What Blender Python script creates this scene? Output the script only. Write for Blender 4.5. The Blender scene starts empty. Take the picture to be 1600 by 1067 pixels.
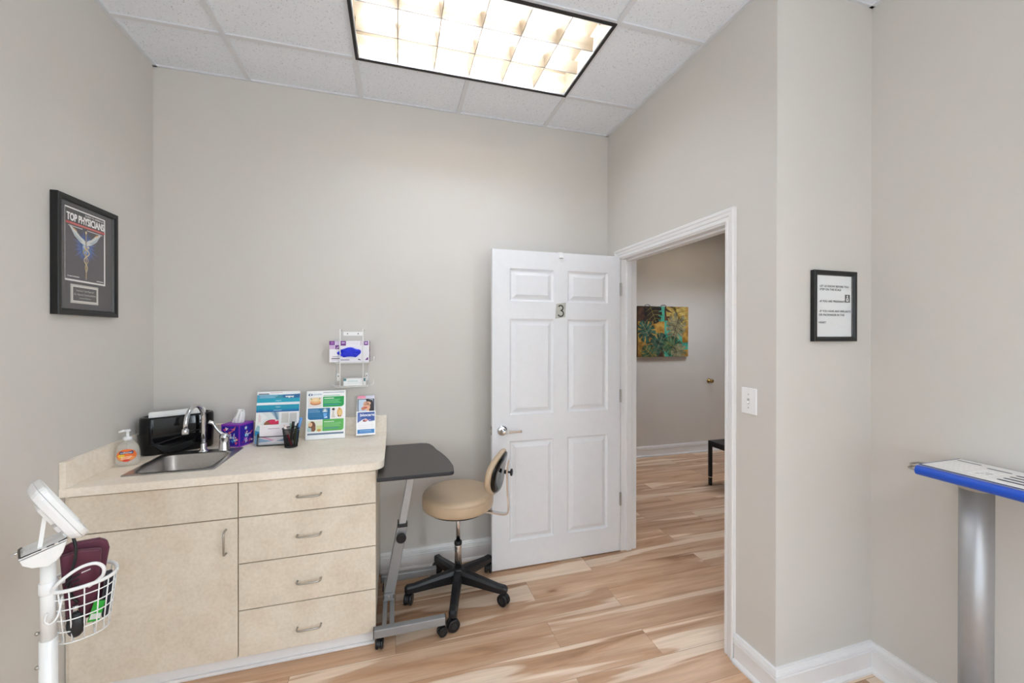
import bpy, bmesh, math, random
from mathutils import Matrix, Vector, noise
random.seed(7)
C = bpy.context.scene.collection
PI = math.pi
R = math.radians

# ------------------------------------------------------------------ materials
def lin(c):
    c = c / 255.0
    return c / 12.92 if c <= 0.04045 else ((c + 0.055) / 1.055) ** 2.4
def rgb(h):
    if isinstance(h, str):
        h = h.lstrip('#'); h = tuple(int(h[i:i + 2], 16) for i in (0, 2, 4))
    return (lin(h[0]), lin(h[1]), lin(h[2]), 1.0)
MATS = {}
def nd(nt, typ, **kw):
    n = nt.nodes.new(typ)
    for k, v in kw.items():
        if k.startswith('i_'):
            n.inputs[k[2:].replace('_', ' ')].default_value = v
        else:
            setattr(n, k, v)
    return n
def base_mat(name):
    m = bpy.data.materials.new(name); m.use_nodes = True
    nt = m.node_tree; nt.nodes.clear()
    o = nd(nt, 'ShaderNodeOutputMaterial'); b = nd(nt, 'ShaderNodeBsdfPrincipled')
    nt.links.new(b.outputs[0], o.inputs[0])
    return m, nt, b
def ramp(nt, stops, interp='LINEAR'):
    r = nd(nt, 'ShaderNodeValToRGB'); cr = r.color_ramp; cr.interpolation = interp
    while len(cr.elements) > 1: cr.elements.remove(cr.elements[-1])
    for i, (p, c) in enumerate(stops):
        e = cr.elements[0] if i == 0 else cr.elements.new(p)
        e.position = p; e.color = c
    return r
def M(name, col, rough=0.5, metal=0.0, var=0.04, scale=30.0, bump=0.0, spec=0.5, alpha=1.0, trans=0.0, coat=0.0, emit=None, estr=0.0, bscale=None, sheen=0.0, aniso=0.0):
    """principled material whose tone is broken up by a little procedural noise"""
    if name in MATS: return MATS[name]
    m, nt, b = base_mat(name)
    c = rgb(col)
    tc = nd(nt, 'ShaderNodeTexCoord')
    nz = nd(nt, 'ShaderNodeTexNoise'); nz.inputs['Scale'].default_value = scale; nz.inputs['Detail'].default_value = 3
    nt.links.new(tc.outputs['Object'], nz.inputs['Vector'])
    lo = tuple(x * (1 - var) for x in c[:3]) + (1,); hi = tuple(min(1, x * (1 + var)) for x in c[:3]) + (1,)
    rp = ramp(nt, [(0.3, lo), (0.7, hi)])
    nt.links.new(nz.outputs[0], rp.inputs[0]); nt.links.new(rp.outputs[0], b.inputs['Base Color'])
    b.inputs['Roughness'].default_value = rough; b.inputs['Metallic'].default_value = metal
    b.inputs['Specular IOR Level'].default_value = spec
    b.inputs['Alpha'].default_value = alpha
    b.inputs['Transmission Weight'].default_value = trans
    b.inputs['Coat Weight'].default_value = coat
    b.inputs['Sheen Weight'].default_value = sheen
    b.inputs['Anisotropic'].default_value = aniso
    if emit:
        b.inputs['Emission Color'].default_value = rgb(emit); b.inputs['Emission Strength'].default_value = estr
    if bump:
        bn = nd(nt, 'ShaderNodeBump'); bn.inputs['Strength'].default_value = bump; bn.inputs['Distance'].default_value = 0.002
        n2 = nd(nt, 'ShaderNodeTexNoise'); n2.inputs['Scale'].default_value = bscale or scale * 6; n2.inputs['Detail'].default_value = 2
        nt.links.new(tc.outputs['Object'], n2.inputs['Vector'])
        nt.links.new(n2.outputs[0], bn.inputs['Height']); nt.links.new(bn.outputs[0], b.inputs['Normal'])
    MATS[name] = m
    return m
def P(col, rough=0.45):
    """printing ink / coloured card"""
    return M('print_' + col.lstrip('#') + ('' if rough == 0.45 else '_%d' % (rough * 100)), col, rough=rough, var=0.02, scale=60)

def make_floor_mat():
    m, nt, b = base_mat('vinyl_plank')
    L = nt.links.new
    tc = nd(nt, 'ShaderNodeTexCoord')
    bk = nd(nt, 'ShaderNodeTexBrick')
    bk.offset = 0.37; bk.offset_frequency = 2; bk.squash = 1.0
    bk.inputs['Color1'].default_value = (0, 0, 0, 1); bk.inputs['Color2'].default_value = (1, 1, 1, 1); bk.inputs['Mortar'].default_value = (0.5, 0.5, 0.5, 1)
    bk.inputs['Scale'].default_value = 1.0; bk.inputs['Brick Width'].default_value = 1.22; bk.inputs['Row Height'].default_value = 0.18
    bk.inputs['Mortar Size'].default_value = 0.0009; bk.inputs['Mortar Smooth'].default_value = 0.0; bk.inputs['Bias'].default_value = 0.0
    L(tc.outputs['Object'], bk.inputs['Vector'])
    # shift the grain of every plank by its own random value
    sep = nd(nt, 'ShaderNodeSeparateXYZ'); L(tc.outputs['Object'], sep.inputs[0])
    rnd = nd(nt, 'ShaderNodeRGBToBW'); L(bk.outputs['Color'], rnd.inputs[0])
    sh = nd(nt, 'ShaderNodeMath', operation='MULTIPLY'); sh.inputs[1].default_value = 37.0; L(rnd.outputs[0], sh.inputs[0])
    ax = nd(nt, 'ShaderNodeMath', operation='ADD'); L(sep.outputs[0], ax.inputs[0]); L(sh.outputs[0], ax.inputs[1])
    def grain(sx, sy, detail, dist, rough=0.55, off=0.0):
        mx = nd(nt, 'ShaderNodeMath', operation='MULTIPLY'); mx.inputs[1].default_value = sx; L(ax.outputs[0], mx.inputs[0])
        my = nd(nt, 'ShaderNodeMath', operation='MULTIPLY'); my.inputs[1].default_value = sy; L(sep.outputs[1], my.inputs[0])
        cb = nd(nt, 'ShaderNodeCombineXYZ'); L(mx.outputs[0], cb.inputs[0]); L(my.outputs[0], cb.inputs[1]); cb.inputs[2].default_value = off
        n = nd(nt, 'ShaderNodeTexNoise'); n.inputs['Scale'].default_value = 1.0; n.inputs['Detail'].default_value = detail
        n.inputs['Distortion'].default_value = dist; n.inputs['Roughness'].default_value = rough
        L(cb.outputs[0], n.inputs['Vector']); return n
    g1 = grain(1.1, 11.0, 5, 0.6)
    base = ramp(nt, [(0.27, rgb('#97704f')), (0.41, rgb('#bf997a')), (0.58, rgb('#cfad90')), (0.80, rgb('#dcbfa4'))]); L(g1.outputs[0], base.inputs[0])
    g2 = grain(0.50, 7.5, 3, 0.9, 0.45, 4.0)                   # pale sapwood streaks
    sap = ramp(nt, [(0.54, (0, 0, 0, 1)), (0.575, (1, 1, 1, 1))]); L(g2.outputs[0], sap.inputs[0])
    mx1 = nd(nt, 'ShaderNodeMixRGB'); mx1.inputs[2].default_value = rgb('#ecd8c2'); L(base.outputs[0], mx1.inputs[1])
    f1 = nd(nt, 'ShaderNodeMath', operation='MULTIPLY'); f1.inputs[1].default_value = 0.85; L(sap.outputs[0], f1.inputs[0]); L(f1.outputs[0], mx1.inputs[0])
    g3 = grain(3.0, 60.0, 3, 0.3, 0.6, 9.0)                   # fine pores
    fine = ramp(nt, [(0.3, (0.86, 0.84, 0.82, 1)), (0.65, (1.03, 1.03, 1.03, 1))]); L(g3.outputs[0], fine.inputs[0])
    mx2 = nd(nt, 'ShaderNodeMixRGB', blend_type='MULTIPLY'); mx2.inputs[0].default_value = 1.0
    L(mx1.outputs[0], mx2.inputs[1]); L(fine.outputs[0], mx2.inputs[2])
    tone = ramp(nt, [(0.0, (0.86, 0.83, 0.80, 1)), (0.5, (1, 1, 1, 1)), (1.0, (1.08, 1.07, 1.05, 1))]); L(rnd.outputs[0], tone.inputs[0])
    mx3 = nd(nt, 'ShaderNodeMixRGB', blend_type='MULTIPLY'); mx3.inputs[0].default_value = 1.0
    L(mx2.outputs[0], mx3.inputs[1]); L(tone.outputs[0], mx3.inputs[2])
    # sparse knots
    mp = nd(nt, 'ShaderNodeMapping'); mp.inputs['Scale'].default_value = (1.5, 4.2, 1); L(tc.outputs['Object'], mp.inputs[0])
    vo = nd(nt, 'ShaderNodeTexVoronoi'); vo.inputs['Scale'].default_value = 1.0; vo.inputs['Randomness'].default_value = 1.0; L(mp.outputs[0], vo.inputs['Vector'])
    kn = ramp(nt, [(0.015, (0.45, 0.33, 0.24, 1)), (0.07, (0.9, 0.87, 0.83, 1)), (0.14, (1, 1, 1, 1))]); L(vo.outputs['Distance'], kn.inputs[0])
    mx4 = nd(nt, 'ShaderNodeMixRGB', blend_type='MULTIPLY'); mx4.inputs[0].default_value = 0.9
    L(mx3.outputs[0], mx4.inputs[1]); L(kn.outputs[0], mx4.inputs[2])
    # plank joints
    mx5 = nd(nt, 'ShaderNodeMixRGB'); mx5.inputs[2].default_value = rgb('#7d6048'); L(mx4.outputs[0], mx5.inputs[1])
    jf = nd(nt, 'ShaderNodeMath', operation='MULTIPLY'); jf.inputs[1].default_value = 0.7; L(bk.outputs['Fac'], jf.inputs[0]); L(jf.outputs[0], mx5.inputs[0])
    L(mx5.outputs[0], b.inputs['Base Color'])
    b.inputs['Roughness'].default_value = 0.42; b.inputs['Specular IOR Level'].default_value = 0.35
    bn = nd(nt, 'ShaderNodeBump'); bn.inputs['Strength'].default_value = 0.08; bn.inputs['Distance'].default_value = 0.001
    L(g3.outputs[0], bn.inputs['Height']); L(bn.outputs[0], b.inputs['Normal'])
    return m
def make_tile_mat():
    m, nt, b = base_mat('ceiling_tile')
    L = nt.links.new
    tc = nd(nt, 'ShaderNodeTexCoord')
    vo = nd(nt, 'ShaderNodeTexVoronoi'); vo.inputs['Scale'].default_value = 95.0; L(tc.outputs['Object'], vo.inputs['Vector'])
    n1 = nd(nt, 'ShaderNodeTexNoise'); n1.inputs['Scale'].default_value = 60; n1.inputs['Detail'].default_value = 3; L(tc.outputs['Object'], n1.inputs['Vector'])
    ad = nd(nt, 'ShaderNodeMath', operation='ADD'); L(vo.outputs['Distance'], ad.inputs[0])
    sc = nd(nt, 'ShaderNodeMath', operation='MULTIPLY'); sc.inputs[1].default_value = 0.5; L(n1.outputs[0], sc.inputs[0]); L(sc.outputs[0], ad.inputs[1])
    hole = ramp(nt, [(0.34, rgb('#a3a29f')), (0.40, rgb('#e6ebf2')), (1.0, rgb('#ebf0f6'))]); L(ad.outputs[0], hole.inputs[0])
    L(hole.outputs[0], b.inputs['Base Color'])
    b.inputs['Roughness'].default_value = 0.9; b.inputs['Specular IOR Level'].default_value = 0.1
    bn = nd(nt, 'ShaderNodeBump'); bn.inputs['Strength'].default_value = 0.3; bn.inputs['Distance'].default_value = 0.001
    L(ad.outputs[0], bn.inputs['Height']); L(bn.outputs[0], b.inputs['Normal'])
    return m
def make_laminate_mat(name='stone_laminate', tones=('#d9ccba', '#e3d8c7', '#ebe2d3')):
    m, nt, b = base_mat(name)
    L = nt.links.new
    tc = nd(nt, 'ShaderNodeTexCoord')
    n1 = nd(nt, 'ShaderNodeTexNoise'); n1.inputs['Scale'].default_value = 7; n1.inputs['Detail'].default_value = 6; n1.inputs['Roughness'].default_value = 0.65; L(tc.outputs['Object'], n1.inputs['Vector'])
    r1 = ramp(nt, [(0.28, rgb(tones[0])), (0.5, rgb(tones[1])), (0.72, rgb(tones[2]))]); L(n1.outputs[0], r1.inputs[0])
    n2 = nd(nt, 'ShaderNodeTexNoise'); n2.inputs['Scale'].default_value = 70; n2.inputs['Detail'].default_value = 4; L(tc.outputs['Object'], n2.inputs['Vector'])
    r2 = ramp(nt, [(0.35, (0.93, 0.92, 0.90, 1)), (0.6, (1, 1, 1, 1))]); L(n2.outputs[0], r2.inputs[0])
    mx = nd(nt, 'ShaderNodeMixRGB', blend_type='MULTIPLY'); mx.inputs[0].default_value = 1.0
    L(r1.outputs[0], mx.inputs[1]); L(r2.outputs[0], mx.inputs[2]); L(mx.outputs[0], b.inputs['Base Color'])
    b.inputs['Roughness'].default_value = 0.42; b.inputs['Specular IOR Level'].default_value = 0.4
    return m
FLOOR = make_floor_mat(); TILE = make_tile_mat(); LAM = make_laminate_mat(); LAMLIT = make_laminate_mat('stone_laminate_lit', ('#ecdfcc', '#f3e9da', '#f8f0e4'))  # worktop copy of the laminate is paler, standing in for stronger light on top
WALL = M('wall_paint', '#d2cec8', rough=0.75, var=0.012, scale=3, bump=0.05, bscale=160, spec=0.25)
TRIM = M('trim_paint', '#e9e8e8', rough=0.38, var=0.01, spec=0.4)
DOORW = M('door_paint', '#e6e7ea', rough=0.42, var=0.012, spec=0.4)
GRID = M('ceiling_grid_white', '#dcdee2', rough=0.5, var=0.01)
CHROME = M('chrome', '#d9dadc', rough=0.12, metal=1.0, var=0.02)
SATIN = M('satin_nickel', '#b9b5ae', rough=0.28, metal=1.0, var=0.03)
STEEL = M('brushed_steel', '#b3afab', rough=0.30, metal=1.0, var=0.06, scale=90, aniso=0.3)
ALU = M('silver_anodised', '#b4b5b7', rough=0.46, metal=0.7, var=0.02)
SILVERP = M('silver_paint', '#9c9c9d', rough=0.4, metal=0.35, var=0.03)
BLACKP = M('black_plastic', '#17171a', rough=0.38, var=0.08)
BLACKG = M('black_gloss', '#070709', rough=0.07, var=0.05, coat=0.1, spec=0.32)
BLACKF = M('black_frame_paint', '#141414', rough=0.35, var=0.08)
BLACKM = M('black_metal', '#0c0c0d', rough=0.4, var=0.05)
WHITEP = M('white_plastic', '#eeeeee', rough=0.35, var=0.01)
WHITEM = M('white_enamel', '#ececea', rough=0.3, var=0.01, spec=0.55)
VINYL = M('tan_vinyl', '#c1aa8e', rough=0.34, var=0.04, scale=12, bump=0.06, bscale=300)
ACRYL = M('clear_acrylic', '#f4f8fa', rough=0.05, alpha=0.14, var=0.0)
PANE = M('glass_pane', '#ffffff', rough=0.04, alpha=0.05, var=0.0)

# ------------------------------------------------------------------ mesh helper
class MB:
    def __init__(self):
        self.v = []; self.f = []; self.m = []; self.T = Matrix.Identity(4)
    def mi(self, mat):
        if mat not in self.m: self.m.append(mat)
        return self.m.index(mat)
    def add(self, vs, fs, mat, smooth=False):
        b = len(self.v); k = self.mi(mat)
        for p in vs: self.v.append(self.T @ Vector(p))
        for f in fs: self.f.append((tuple(b + i for i in f), k, smooth))
    def box(self, x0, y0, z0, x1, y1, z1, mat):
        vs = [(x, y, z) for z in (z0, z1) for y in (y0, y1) for x in (x0, x1)]
        self.add(vs, [(0, 2, 3, 1), (4, 5, 7, 6), (0, 1, 5, 4), (2, 6, 7, 3), (0, 4, 6, 2), (1, 3, 7, 5)], mat)
    def loops(self, ls, mat, smooth=True, cap0=True, cap1=True, closed=True):
        n = len(ls[0]); vs = [p for l in ls for p in l]; fs = []
        for a in range(len(ls) - 1):
            for i in range(n if closed else n - 1):
                j = (i + 1) % n
                fs.append((a * n + i, a * n + j, (a + 1) * n + j, (a + 1) * n + i))
        b = len(self.v)
        self.add(vs, fs, mat, smooth)
        if closed:
            k = self.mi(mat)
            if cap0: self.f.append((tuple(b + i for i in reversed(range(n))), k, False))
            if cap1: self.f.append((tuple(b + (len(ls) - 1) * n + i for i in range(n)), k, False))
    def tube(self, pts, r, mat, seg=10, closed=False, caps=True):
        pts = [Vector(p) for p in pts]; n = len(pts); rings = []
        rs = r if isinstance(r, (list, tuple)) else [r] * n
        tg = []
        for i in range(n):
            a = pts[(i - 1) % n] if (closed or i > 0) else pts[i]
            c = pts[(i + 1) % n] if (closed or i < n - 1) else pts[i]
            tg.append((c - a).normalized())
        up = Vector((0, 0, 1)) if abs(tg[0].z) < 0.9 else Vector((1, 0, 0))
        nrm = (up - tg[0] * up.dot(tg[0])).normalized()
        for i in range(n):
            nrm = (nrm - tg[i] * nrm.dot(tg[i])).normalized()
            bi = tg[i].cross(nrm)
            rings.append([pts[i] + (nrm * math.cos(2 * PI * k / seg) + bi * math.sin(2 * PI * k / seg)) * rs[i] for k in range(seg)])
        if closed:
            rings.append(rings[0])
            self.loops(rings, mat, True, False, False)
        else:
            self.loops(rings, mat, True, caps, caps)
    def cyl(self, p0, p1, r, mat, seg=24, r2=None):
        self.tube([p0, p1], [r, r if r2 is None else r2], mat, seg)
    def lathe(self, prof, mat, seg=32, c=(0, 0, 0), sx=1.0, sy=1.0, cap0=True, cap1=True, smooth=True):
        self.loops([[(c[0] + r * sx * math.cos(2 * PI * k / seg), c[1] + r * sy * math.sin(2 * PI * k / seg), c[2] + z) for k in range(seg)] for r, z in prof], mat, smooth, cap0, cap1)
    def sphere(self, c, r, mat, seg=20, rings=12):
        if not isinstance(r, (tuple, list)): r = (r, r, r)
        ls = []
        for a in range(1, rings):
            t = -PI / 2 + PI * a / rings
            ls.append([(c[0] + r[0] * math.cos(t) * math.cos(2 * PI * k / seg), c[1] + r[1] * math.cos(t) * math.sin(2 * PI * k / seg), c[2] + r[2] * math.sin(t)) for k in range(seg)])
        self.loops(ls, mat, True)
    def prism(self, poly, z0, z1, mat, smooth=False):
        if z0 == z1:
            self.add([(x, y, z0) for x, y in poly], [tuple(range(len(poly)))], mat)
        else:
            self.loops([[(x, y, z0) for x, y in poly], [(x, y, z1) for x, y in poly]], mat, smooth)
    def build(self, name, parent=None, bevel=0.0, seg=2, mods=()):
        me = bpy.data.meshes.new(name)
        me.from_pydata([tuple(p) for p in self.v], [], [f[0] for f in self.f])
        for m in self.m: me.materials.append(m)
        for p, f in zip(me.polygons, self.f):
            p.material_index = f[1]; p.use_smooth = f[2]
        me.update()
        o = bpy.data.objects.new(name, me); C.objects.link(o)
        if parent is not None: o.parent = parent
        if bevel:
            b = o.modifiers.new('bevel', 'BEVEL'); b.width = bevel; b.segments = seg; b.limit_method = 'ANGLE'; b.angle_limit = R(40)
        return o
def rrect(w, h, r, n=6, cx=0.0, cy=0.0):
    out = []
    for (sx, sy, a0) in ((1, 1, 0), (-1, 1, 90), (-1, -1, 180), (1, -1, 270)):
        for k in range(n + 1):
            a = R(a0 + 90 * k / n)
            out.append((cx + sx * (w / 2 - r) + r * math.cos(a), cy + sy * (h / 2 - r) + r * math.sin(a)))
    return out
def ell(rx, ry, n=28, cx=0.0, cy=0.0):
    return [(cx + rx * math.cos(2 * PI * k / n), cy + ry * math.sin(2 * PI * k / n)) for k in range(n)]
def smooth_path(pts, n=8):
    """Catmull-Rom through the points"""
    pts = [Vector(p) for p in pts]; out = []
    for i in range(len(pts) - 1):
        p0 = pts[max(i - 1, 0)]; p1 = pts[i]; p2 = pts[i + 1]; p3 = pts[min(i + 2, len(pts) - 1)]
        for k in range(n):
            t = k / n
            out.append(0.5 * ((2 * p1) + (p2 - p0) * t + (2 * p0 - 5 * p1 + 4 * p2 - p3) * t * t + (3 * p1 - p0 - 3 * p2 + p3) * t ** 3))
    out.append(pts[-1]); return out

# ------------------------------------------------------------------ lettering and printed sheets (local x right, y up, z out)
_tc = {}
def text_polys(s):
    if s in _tc: return _tc[s]
    cu = bpy.data.curves.new('lettering', 'FONT'); cu.body = s; cu.size = 1.0; cu.resolution_u = 3
    o = bpy.data.objects.new('lettering', cu); C.objects.link(o)
    bpy.context.view_layer.update()
    ev = o.evaluated_get(bpy.context.evaluated_depsgraph_get()); me = ev.to_mesh()
    vs = [(v.co.x, v.co.y) for v in me.vertices]; fs = [tuple(p.vertices) for p in me.polygons]
    ev.to_mesh_clear(); bpy.data.objects.remove(o); bpy.data.curves.remove(cu)
    _tc[s] = (vs, fs); return _tc[s]
class Print(MB):
    DZ = 0.00022
    def z(self, l): return l * self.DZ
    def rect(self, x0, y0, x1, y1, col, l=1):
        self.prism([(x0, y0), (x1, y0), (x1, y1), (x0, y1)], self.z(l), self.z(l), P(col) if isinstance(col, str) else col)
    def poly(self, pts, col, l=1):
        a = sum(pts[i][0] * pts[(i + 1) % len(pts)][1] - pts[(i + 1) % len(pts)][0] * pts[i][1] for i in range(len(pts)))
        if a < 0: pts = list(reversed(pts))
        self.prism(pts, self.z(l), self.z(l), P(col) if isinstance(col, str) else col)
    def disc(self, cx, cy, rx, ry, col, l=1, rot=0.0):
        c, s = math.cos(rot), math.sin(rot)
        self.poly([(cx + x * c - y * s, cy + x * s + y * c) for x, y in ell(rx, ry)], col, l)
    def band(self, pts, w, col, l=1):
        """a brush stroke along a polyline"""
        pts = [Vector((p[0], p[1])) for p in pts]; n = len(pts); vs = []
        for i in range(n):
            t = (pts[min(i + 1, n - 1)] - pts[max(i - 1, 0)]).normalized(); q = Vector((-t.y, t.x)) * (w if not isinstance(w, (list, tuple)) else w[i]) / 2
            vs += [(pts[i].x - q.x, pts[i].y - q.y, self.z(l)), (pts[i].x + q.x, pts[i].y + q.y, self.z(l))]
        self.add(vs, [(2 * i, 2 * i + 2, 2 * i + 3, 2 * i + 1) for i in range(n - 1)], P(col) if isinstance(col, str) else col)
    def text(self, s, x, y, h, col, l=2, width=None, align='L', bold=0.0):
        vs, fs = text_polys(s)
        x0 = min(v[0] for v in vs); x1 = max(v[0] for v in vs)
        sy = h / 0.70; sx = sy if width is None else width / (x1 - x0)
        w = (x1 - x0) * sx
        ox = x - (0 if align == 'L' else w / 2 if align == 'C' else w)
        k = P(col) if isinstance(col, str) else col
        shifts = [(0, 0)] if not bold else [(-bold, -bold), (bold, bold), (-bold, bold), (bold, -bold)]
        for n, (bx, by) in enumerate(shifts):
            self.add([(ox + (v[0] - x0) * sx + bx, y + v[1] * sy + by, self.z(l) + n * 0.00002) for v in vs], fs, k)
    def lines(self, x0, x1, y, n, pitch, h, col, l=2, ragged=0.2):
        for i in range(n):
            self.rect(x0, y - i * pitch - h, x1 - (x1 - x0) * ragged * random.random(), y - i * pitch, col, l)

# ------------------------------------------------------------------ naming
def tag(o, label=None, cat=None, group=None, kind=None):
    if label: o['label'] = label
    if cat: o['category'] = cat
    if group: o['group'] = group
    if kind: o['kind'] = kind
    return o
def thing(name, label, cat, loc=(0, 0, 0), rotz=0.0, group=None, mat=None):
    o = bpy.data.objects.new(name, None); C.objects.link(o); o.empty_display_size = 0.05
    if mat is not None: o.matrix_world = mat
    else:
        o.location = loc; o.rotation_euler = (0, 0, rotz)
    return tag(o, label, cat, group)
def dup(root, label=None, group=None, loc=None, rotz=None):
    r = root.copy(); C.objects.link(r)
    if loc is not None: r.location = loc
    if rotz is not None: r.rotation_euler = (0, 0, rotz)
    if label: r['label'] = label
    if group: r['group'] = group
    for ch in list(root.children):
        c = ch.copy(); C.objects.link(c); c.parent = r
        for g in list(ch.children):
            d = g.copy(); C.objects.link(d); d.parent = c
    return r
def frame(o, right, up):
    r = Vector(right).normalized(); u = Vector(up); u = (u - r * u.dot(r)).normalized(); n = r.cross(u)
    m = Matrix.Identity(4)
    for i in range(3): m[i][0] = r[i]; m[i][1] = u[i]; m[i][2] = n[i]; m[i][3] = o[i]
    return m
def struct(mb, name, label, cat, bevel=0.0, parent=None):
    o = mb.build(name, parent, bevel)
    return tag(o, label, cat, kind='structure') if parent is None else o

# ------------------------------------------------------------------ camera
H = 1.515
def camera():
    f, yaw, pitch, roll, cy = 626.4, 0.28229, -0.00271, 0.00111, 525.88
    fw = Vector((math.sin(yaw), math.cos(yaw), 0)); rt = Vector((math.cos(yaw), -math.sin(yaw), 0)); up = Vector((0, 0, 1))
    f2 = fw * math.cos(pitch) + up * math.sin(pitch); u2 = up * math.cos(pitch) - fw * math.sin(pitch)
    r3 = rt * math.cos(roll) + u2 * math.sin(roll); u3 = u2 * math.cos(roll) - rt * math.sin(roll)
    m = Matrix.Identity(4)
    for i in range(3): m[i][0] = r3[i]; m[i][1] = u3[i]; m[i][2] = -f2[i]
    m[2][3] = H
    cd = bpy.data.cameras.new('camera'); cd.sensor_width = 36.0; cd.sensor_fit = 'HORIZONTAL'; cd.lens = f / 1600 * 36
    cd.shift_y = -(533.5 - cy) / 1600; cd.clip_start = 0.02
    o = bpy.data.objects.new('camera', cd); C.objects.link(o); o.matrix_world = m
    bpy.context.scene.camera = o
camera()

# ------------------------------------------------------------------ room
LAMPCOL, MAIN_E, REAR_E, HALL_E = '#dceaff', 16.5, 42.0, 46.0  # rear and hall fixtures are added and unseen
WIN_W, REARWIN_W, SIDEWIN_W = 18.0, 17.0, 46.0  # fill strengths of the three added windows
XL, XR, YB, YE, XS, ZC = -1.288, 1.523, 2.685, 1.297, 2.077, 3.005
XH, YH, YR = 6.0, 4.35, -2.2            # hall far end, hall far wall, rear wall behind the camera
TH = 0.12
OP0, OP1, OPZ = 1.556, 2.505, 2.062     # door opening
def wallbox(name, label, *boxes):
    m = MB()
    for b in boxes: m.box(*b, WALL)
    return struct(m, name, label, 'wall')
m = MB(); m.box(XL - TH, YR - TH, -0.1, XH + TH, YH + TH, 0.0, FLOOR); struct(m, 'floor', 'tan wood-look plank floor running through the room and hall', 'floor')
WY, WZ_ = (-1.75, -0.35), (0.85, 2.35)     # added window, unseen behind the viewer, there for fill light
wallbox('wall_left', 'warm grey wall behind the framed magazine cover', (XL - TH, WY[1], 0, XL, YB + TH, ZC), (XL - TH, YR, 0, XL, WY[0], ZC), (XL - TH, WY[0], 0, XL, WY[1], WZ_[0]), (XL - TH, WY[0], WZ_[1], XL, WY[1], ZC))
def window(name, label, u0, u1, z0, z1, mtx, watts):
    '''an added sash window with a fill lamp outside: local x along the wall, y into the room, z up; opening centred on the wall thickness'''
    w = thing(name, label, 'window', mat=mtx); w['kind'] = 'structure'
    m = MB()
    for a in ((u0, u0 + 0.05, z0, z1), (u1 - 0.05, u1, z0, z1), (u0 + 0.05, u1 - 0.05, z0, z0 + 0.05), (u0 + 0.05, u1 - 0.05, z1 - 0.05, z1)): m.box(a[0], -0.09, a[2], a[1], -0.03, a[3], TRIM)
    zm = (z0 + z1) / 2; m.box(u0 + 0.05, -0.08, zm - 0.02, u1 - 0.05, -0.04, zm + 0.02, TRIM); m.build('window_frame', w)
    for a, b in ((z0 + 0.05, zm - 0.02), (zm + 0.02, z1 - 0.05)):
        m = MB(); m.box(u0 + 0.05, -0.062, a, u1 - 0.05, -0.058, b, PANE); m.build('pane', w)
    m = MB(); m.box(u0 - 0.03, -0.03, z0 - 0.02, u1 + 0.03, 0.035, z0, TRIM); m.build('window_sill', w)
    d = bpy.data.lights.new('fill_daylight', 'AREA'); d.shape = 'RECTANGLE'; d.size = u1 - u0 + 0.2; d.size_y = z1 - z0 + 0.2; d.energy = watts; d.color = FILLCOL  # area lamp sending fill light through the added window
    o = bpy.data.objects.new('fill_daylight', d); C.objects.link(o)
    o.matrix_world = mtx @ Matrix.Translation(((u0 + u1) / 2, -0.22, zm)) @ Matrix.Rotation(R(90), 4, 'X')
FILLCOL = (0.78, 0.90, 1.0)  # bluish tint of the fill lamps outside the added windows
window('fill_window_1', 'white framed window added for fill light, unseen behind the viewer, on the counter side', -WY[1], -WY[0], *WZ_, Matrix.Translation((XL, 0, 0)) @ Matrix.Rotation(R(-90), 4, 'Z'), WIN_W)
RX = (-0.65, 0.90)  # span of the added rear window, put in for fill
window('fill_window_2', 'white framed window, unseen, added as fill light in the rear wall facing the counter', RX[0], RX[1], *WZ_, Matrix.Translation((0, YR, 0)), REARWIN_W)
wallbox('wall_back', 'warm grey wall behind the counter and open door', (XL, YB, 0, XR, YB + TH, ZC))
wallbox('wall_right', 'warm grey wall with the door opening and light switch', (XR, YE, 0, XR + TH, OP0, ZC), (XR, OP1, 0, XR + TH, YH, ZC), (XR, OP0, OPZ, XR + TH, OP1, ZC))
wallbox('wall_return', 'short warm grey wall carrying the framed notice', (XR + TH, YE, 0, XH, YE + TH, ZC))
SY = (-1.85, -0.75)  # span of the added scale-wall window, put in for fill
wallbox('wall_side', 'warm grey wall behind the body scale column', (XS, SY[1], 0, XS + TH, YE, ZC), (XS, YR, 0, XS + TH, SY[0], ZC), (XS, SY[0], 0, XS + TH, SY[1], WZ_[0]), (XS, SY[0], WZ_[1], XS + TH, SY[1], ZC))
window('fill_window_3', 'white framed window added for extra light in the scale wall, unseen behind the viewer', SY[0], SY[1], *WZ_, Matrix.Translation((XS, 0, 0)) @ Matrix.Rotation(R(90), 4, 'Z'), SIDEWIN_W)
wallbox('wall_rear', 'warm grey wall behind the camera', (XL - TH, YR - TH, 0, RX[0], YR, ZC), (RX[1], YR - TH, 0, XS + TH, YR, ZC), (RX[0], YR - TH, 0, RX[1], YR, WZ_[0]), (RX[0], YR - TH, WZ_[1], RX[1], YR, ZC))
wallbox('wall_hall', 'warm grey hall wall with the leaf canvas', (XR, YH, 0, XH, YH + TH, ZC))
wallbox('wall_hall_end', 'warm grey end wall of the hall', (XH, YE, 0, XH + TH, YH + TH, ZC))

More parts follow.
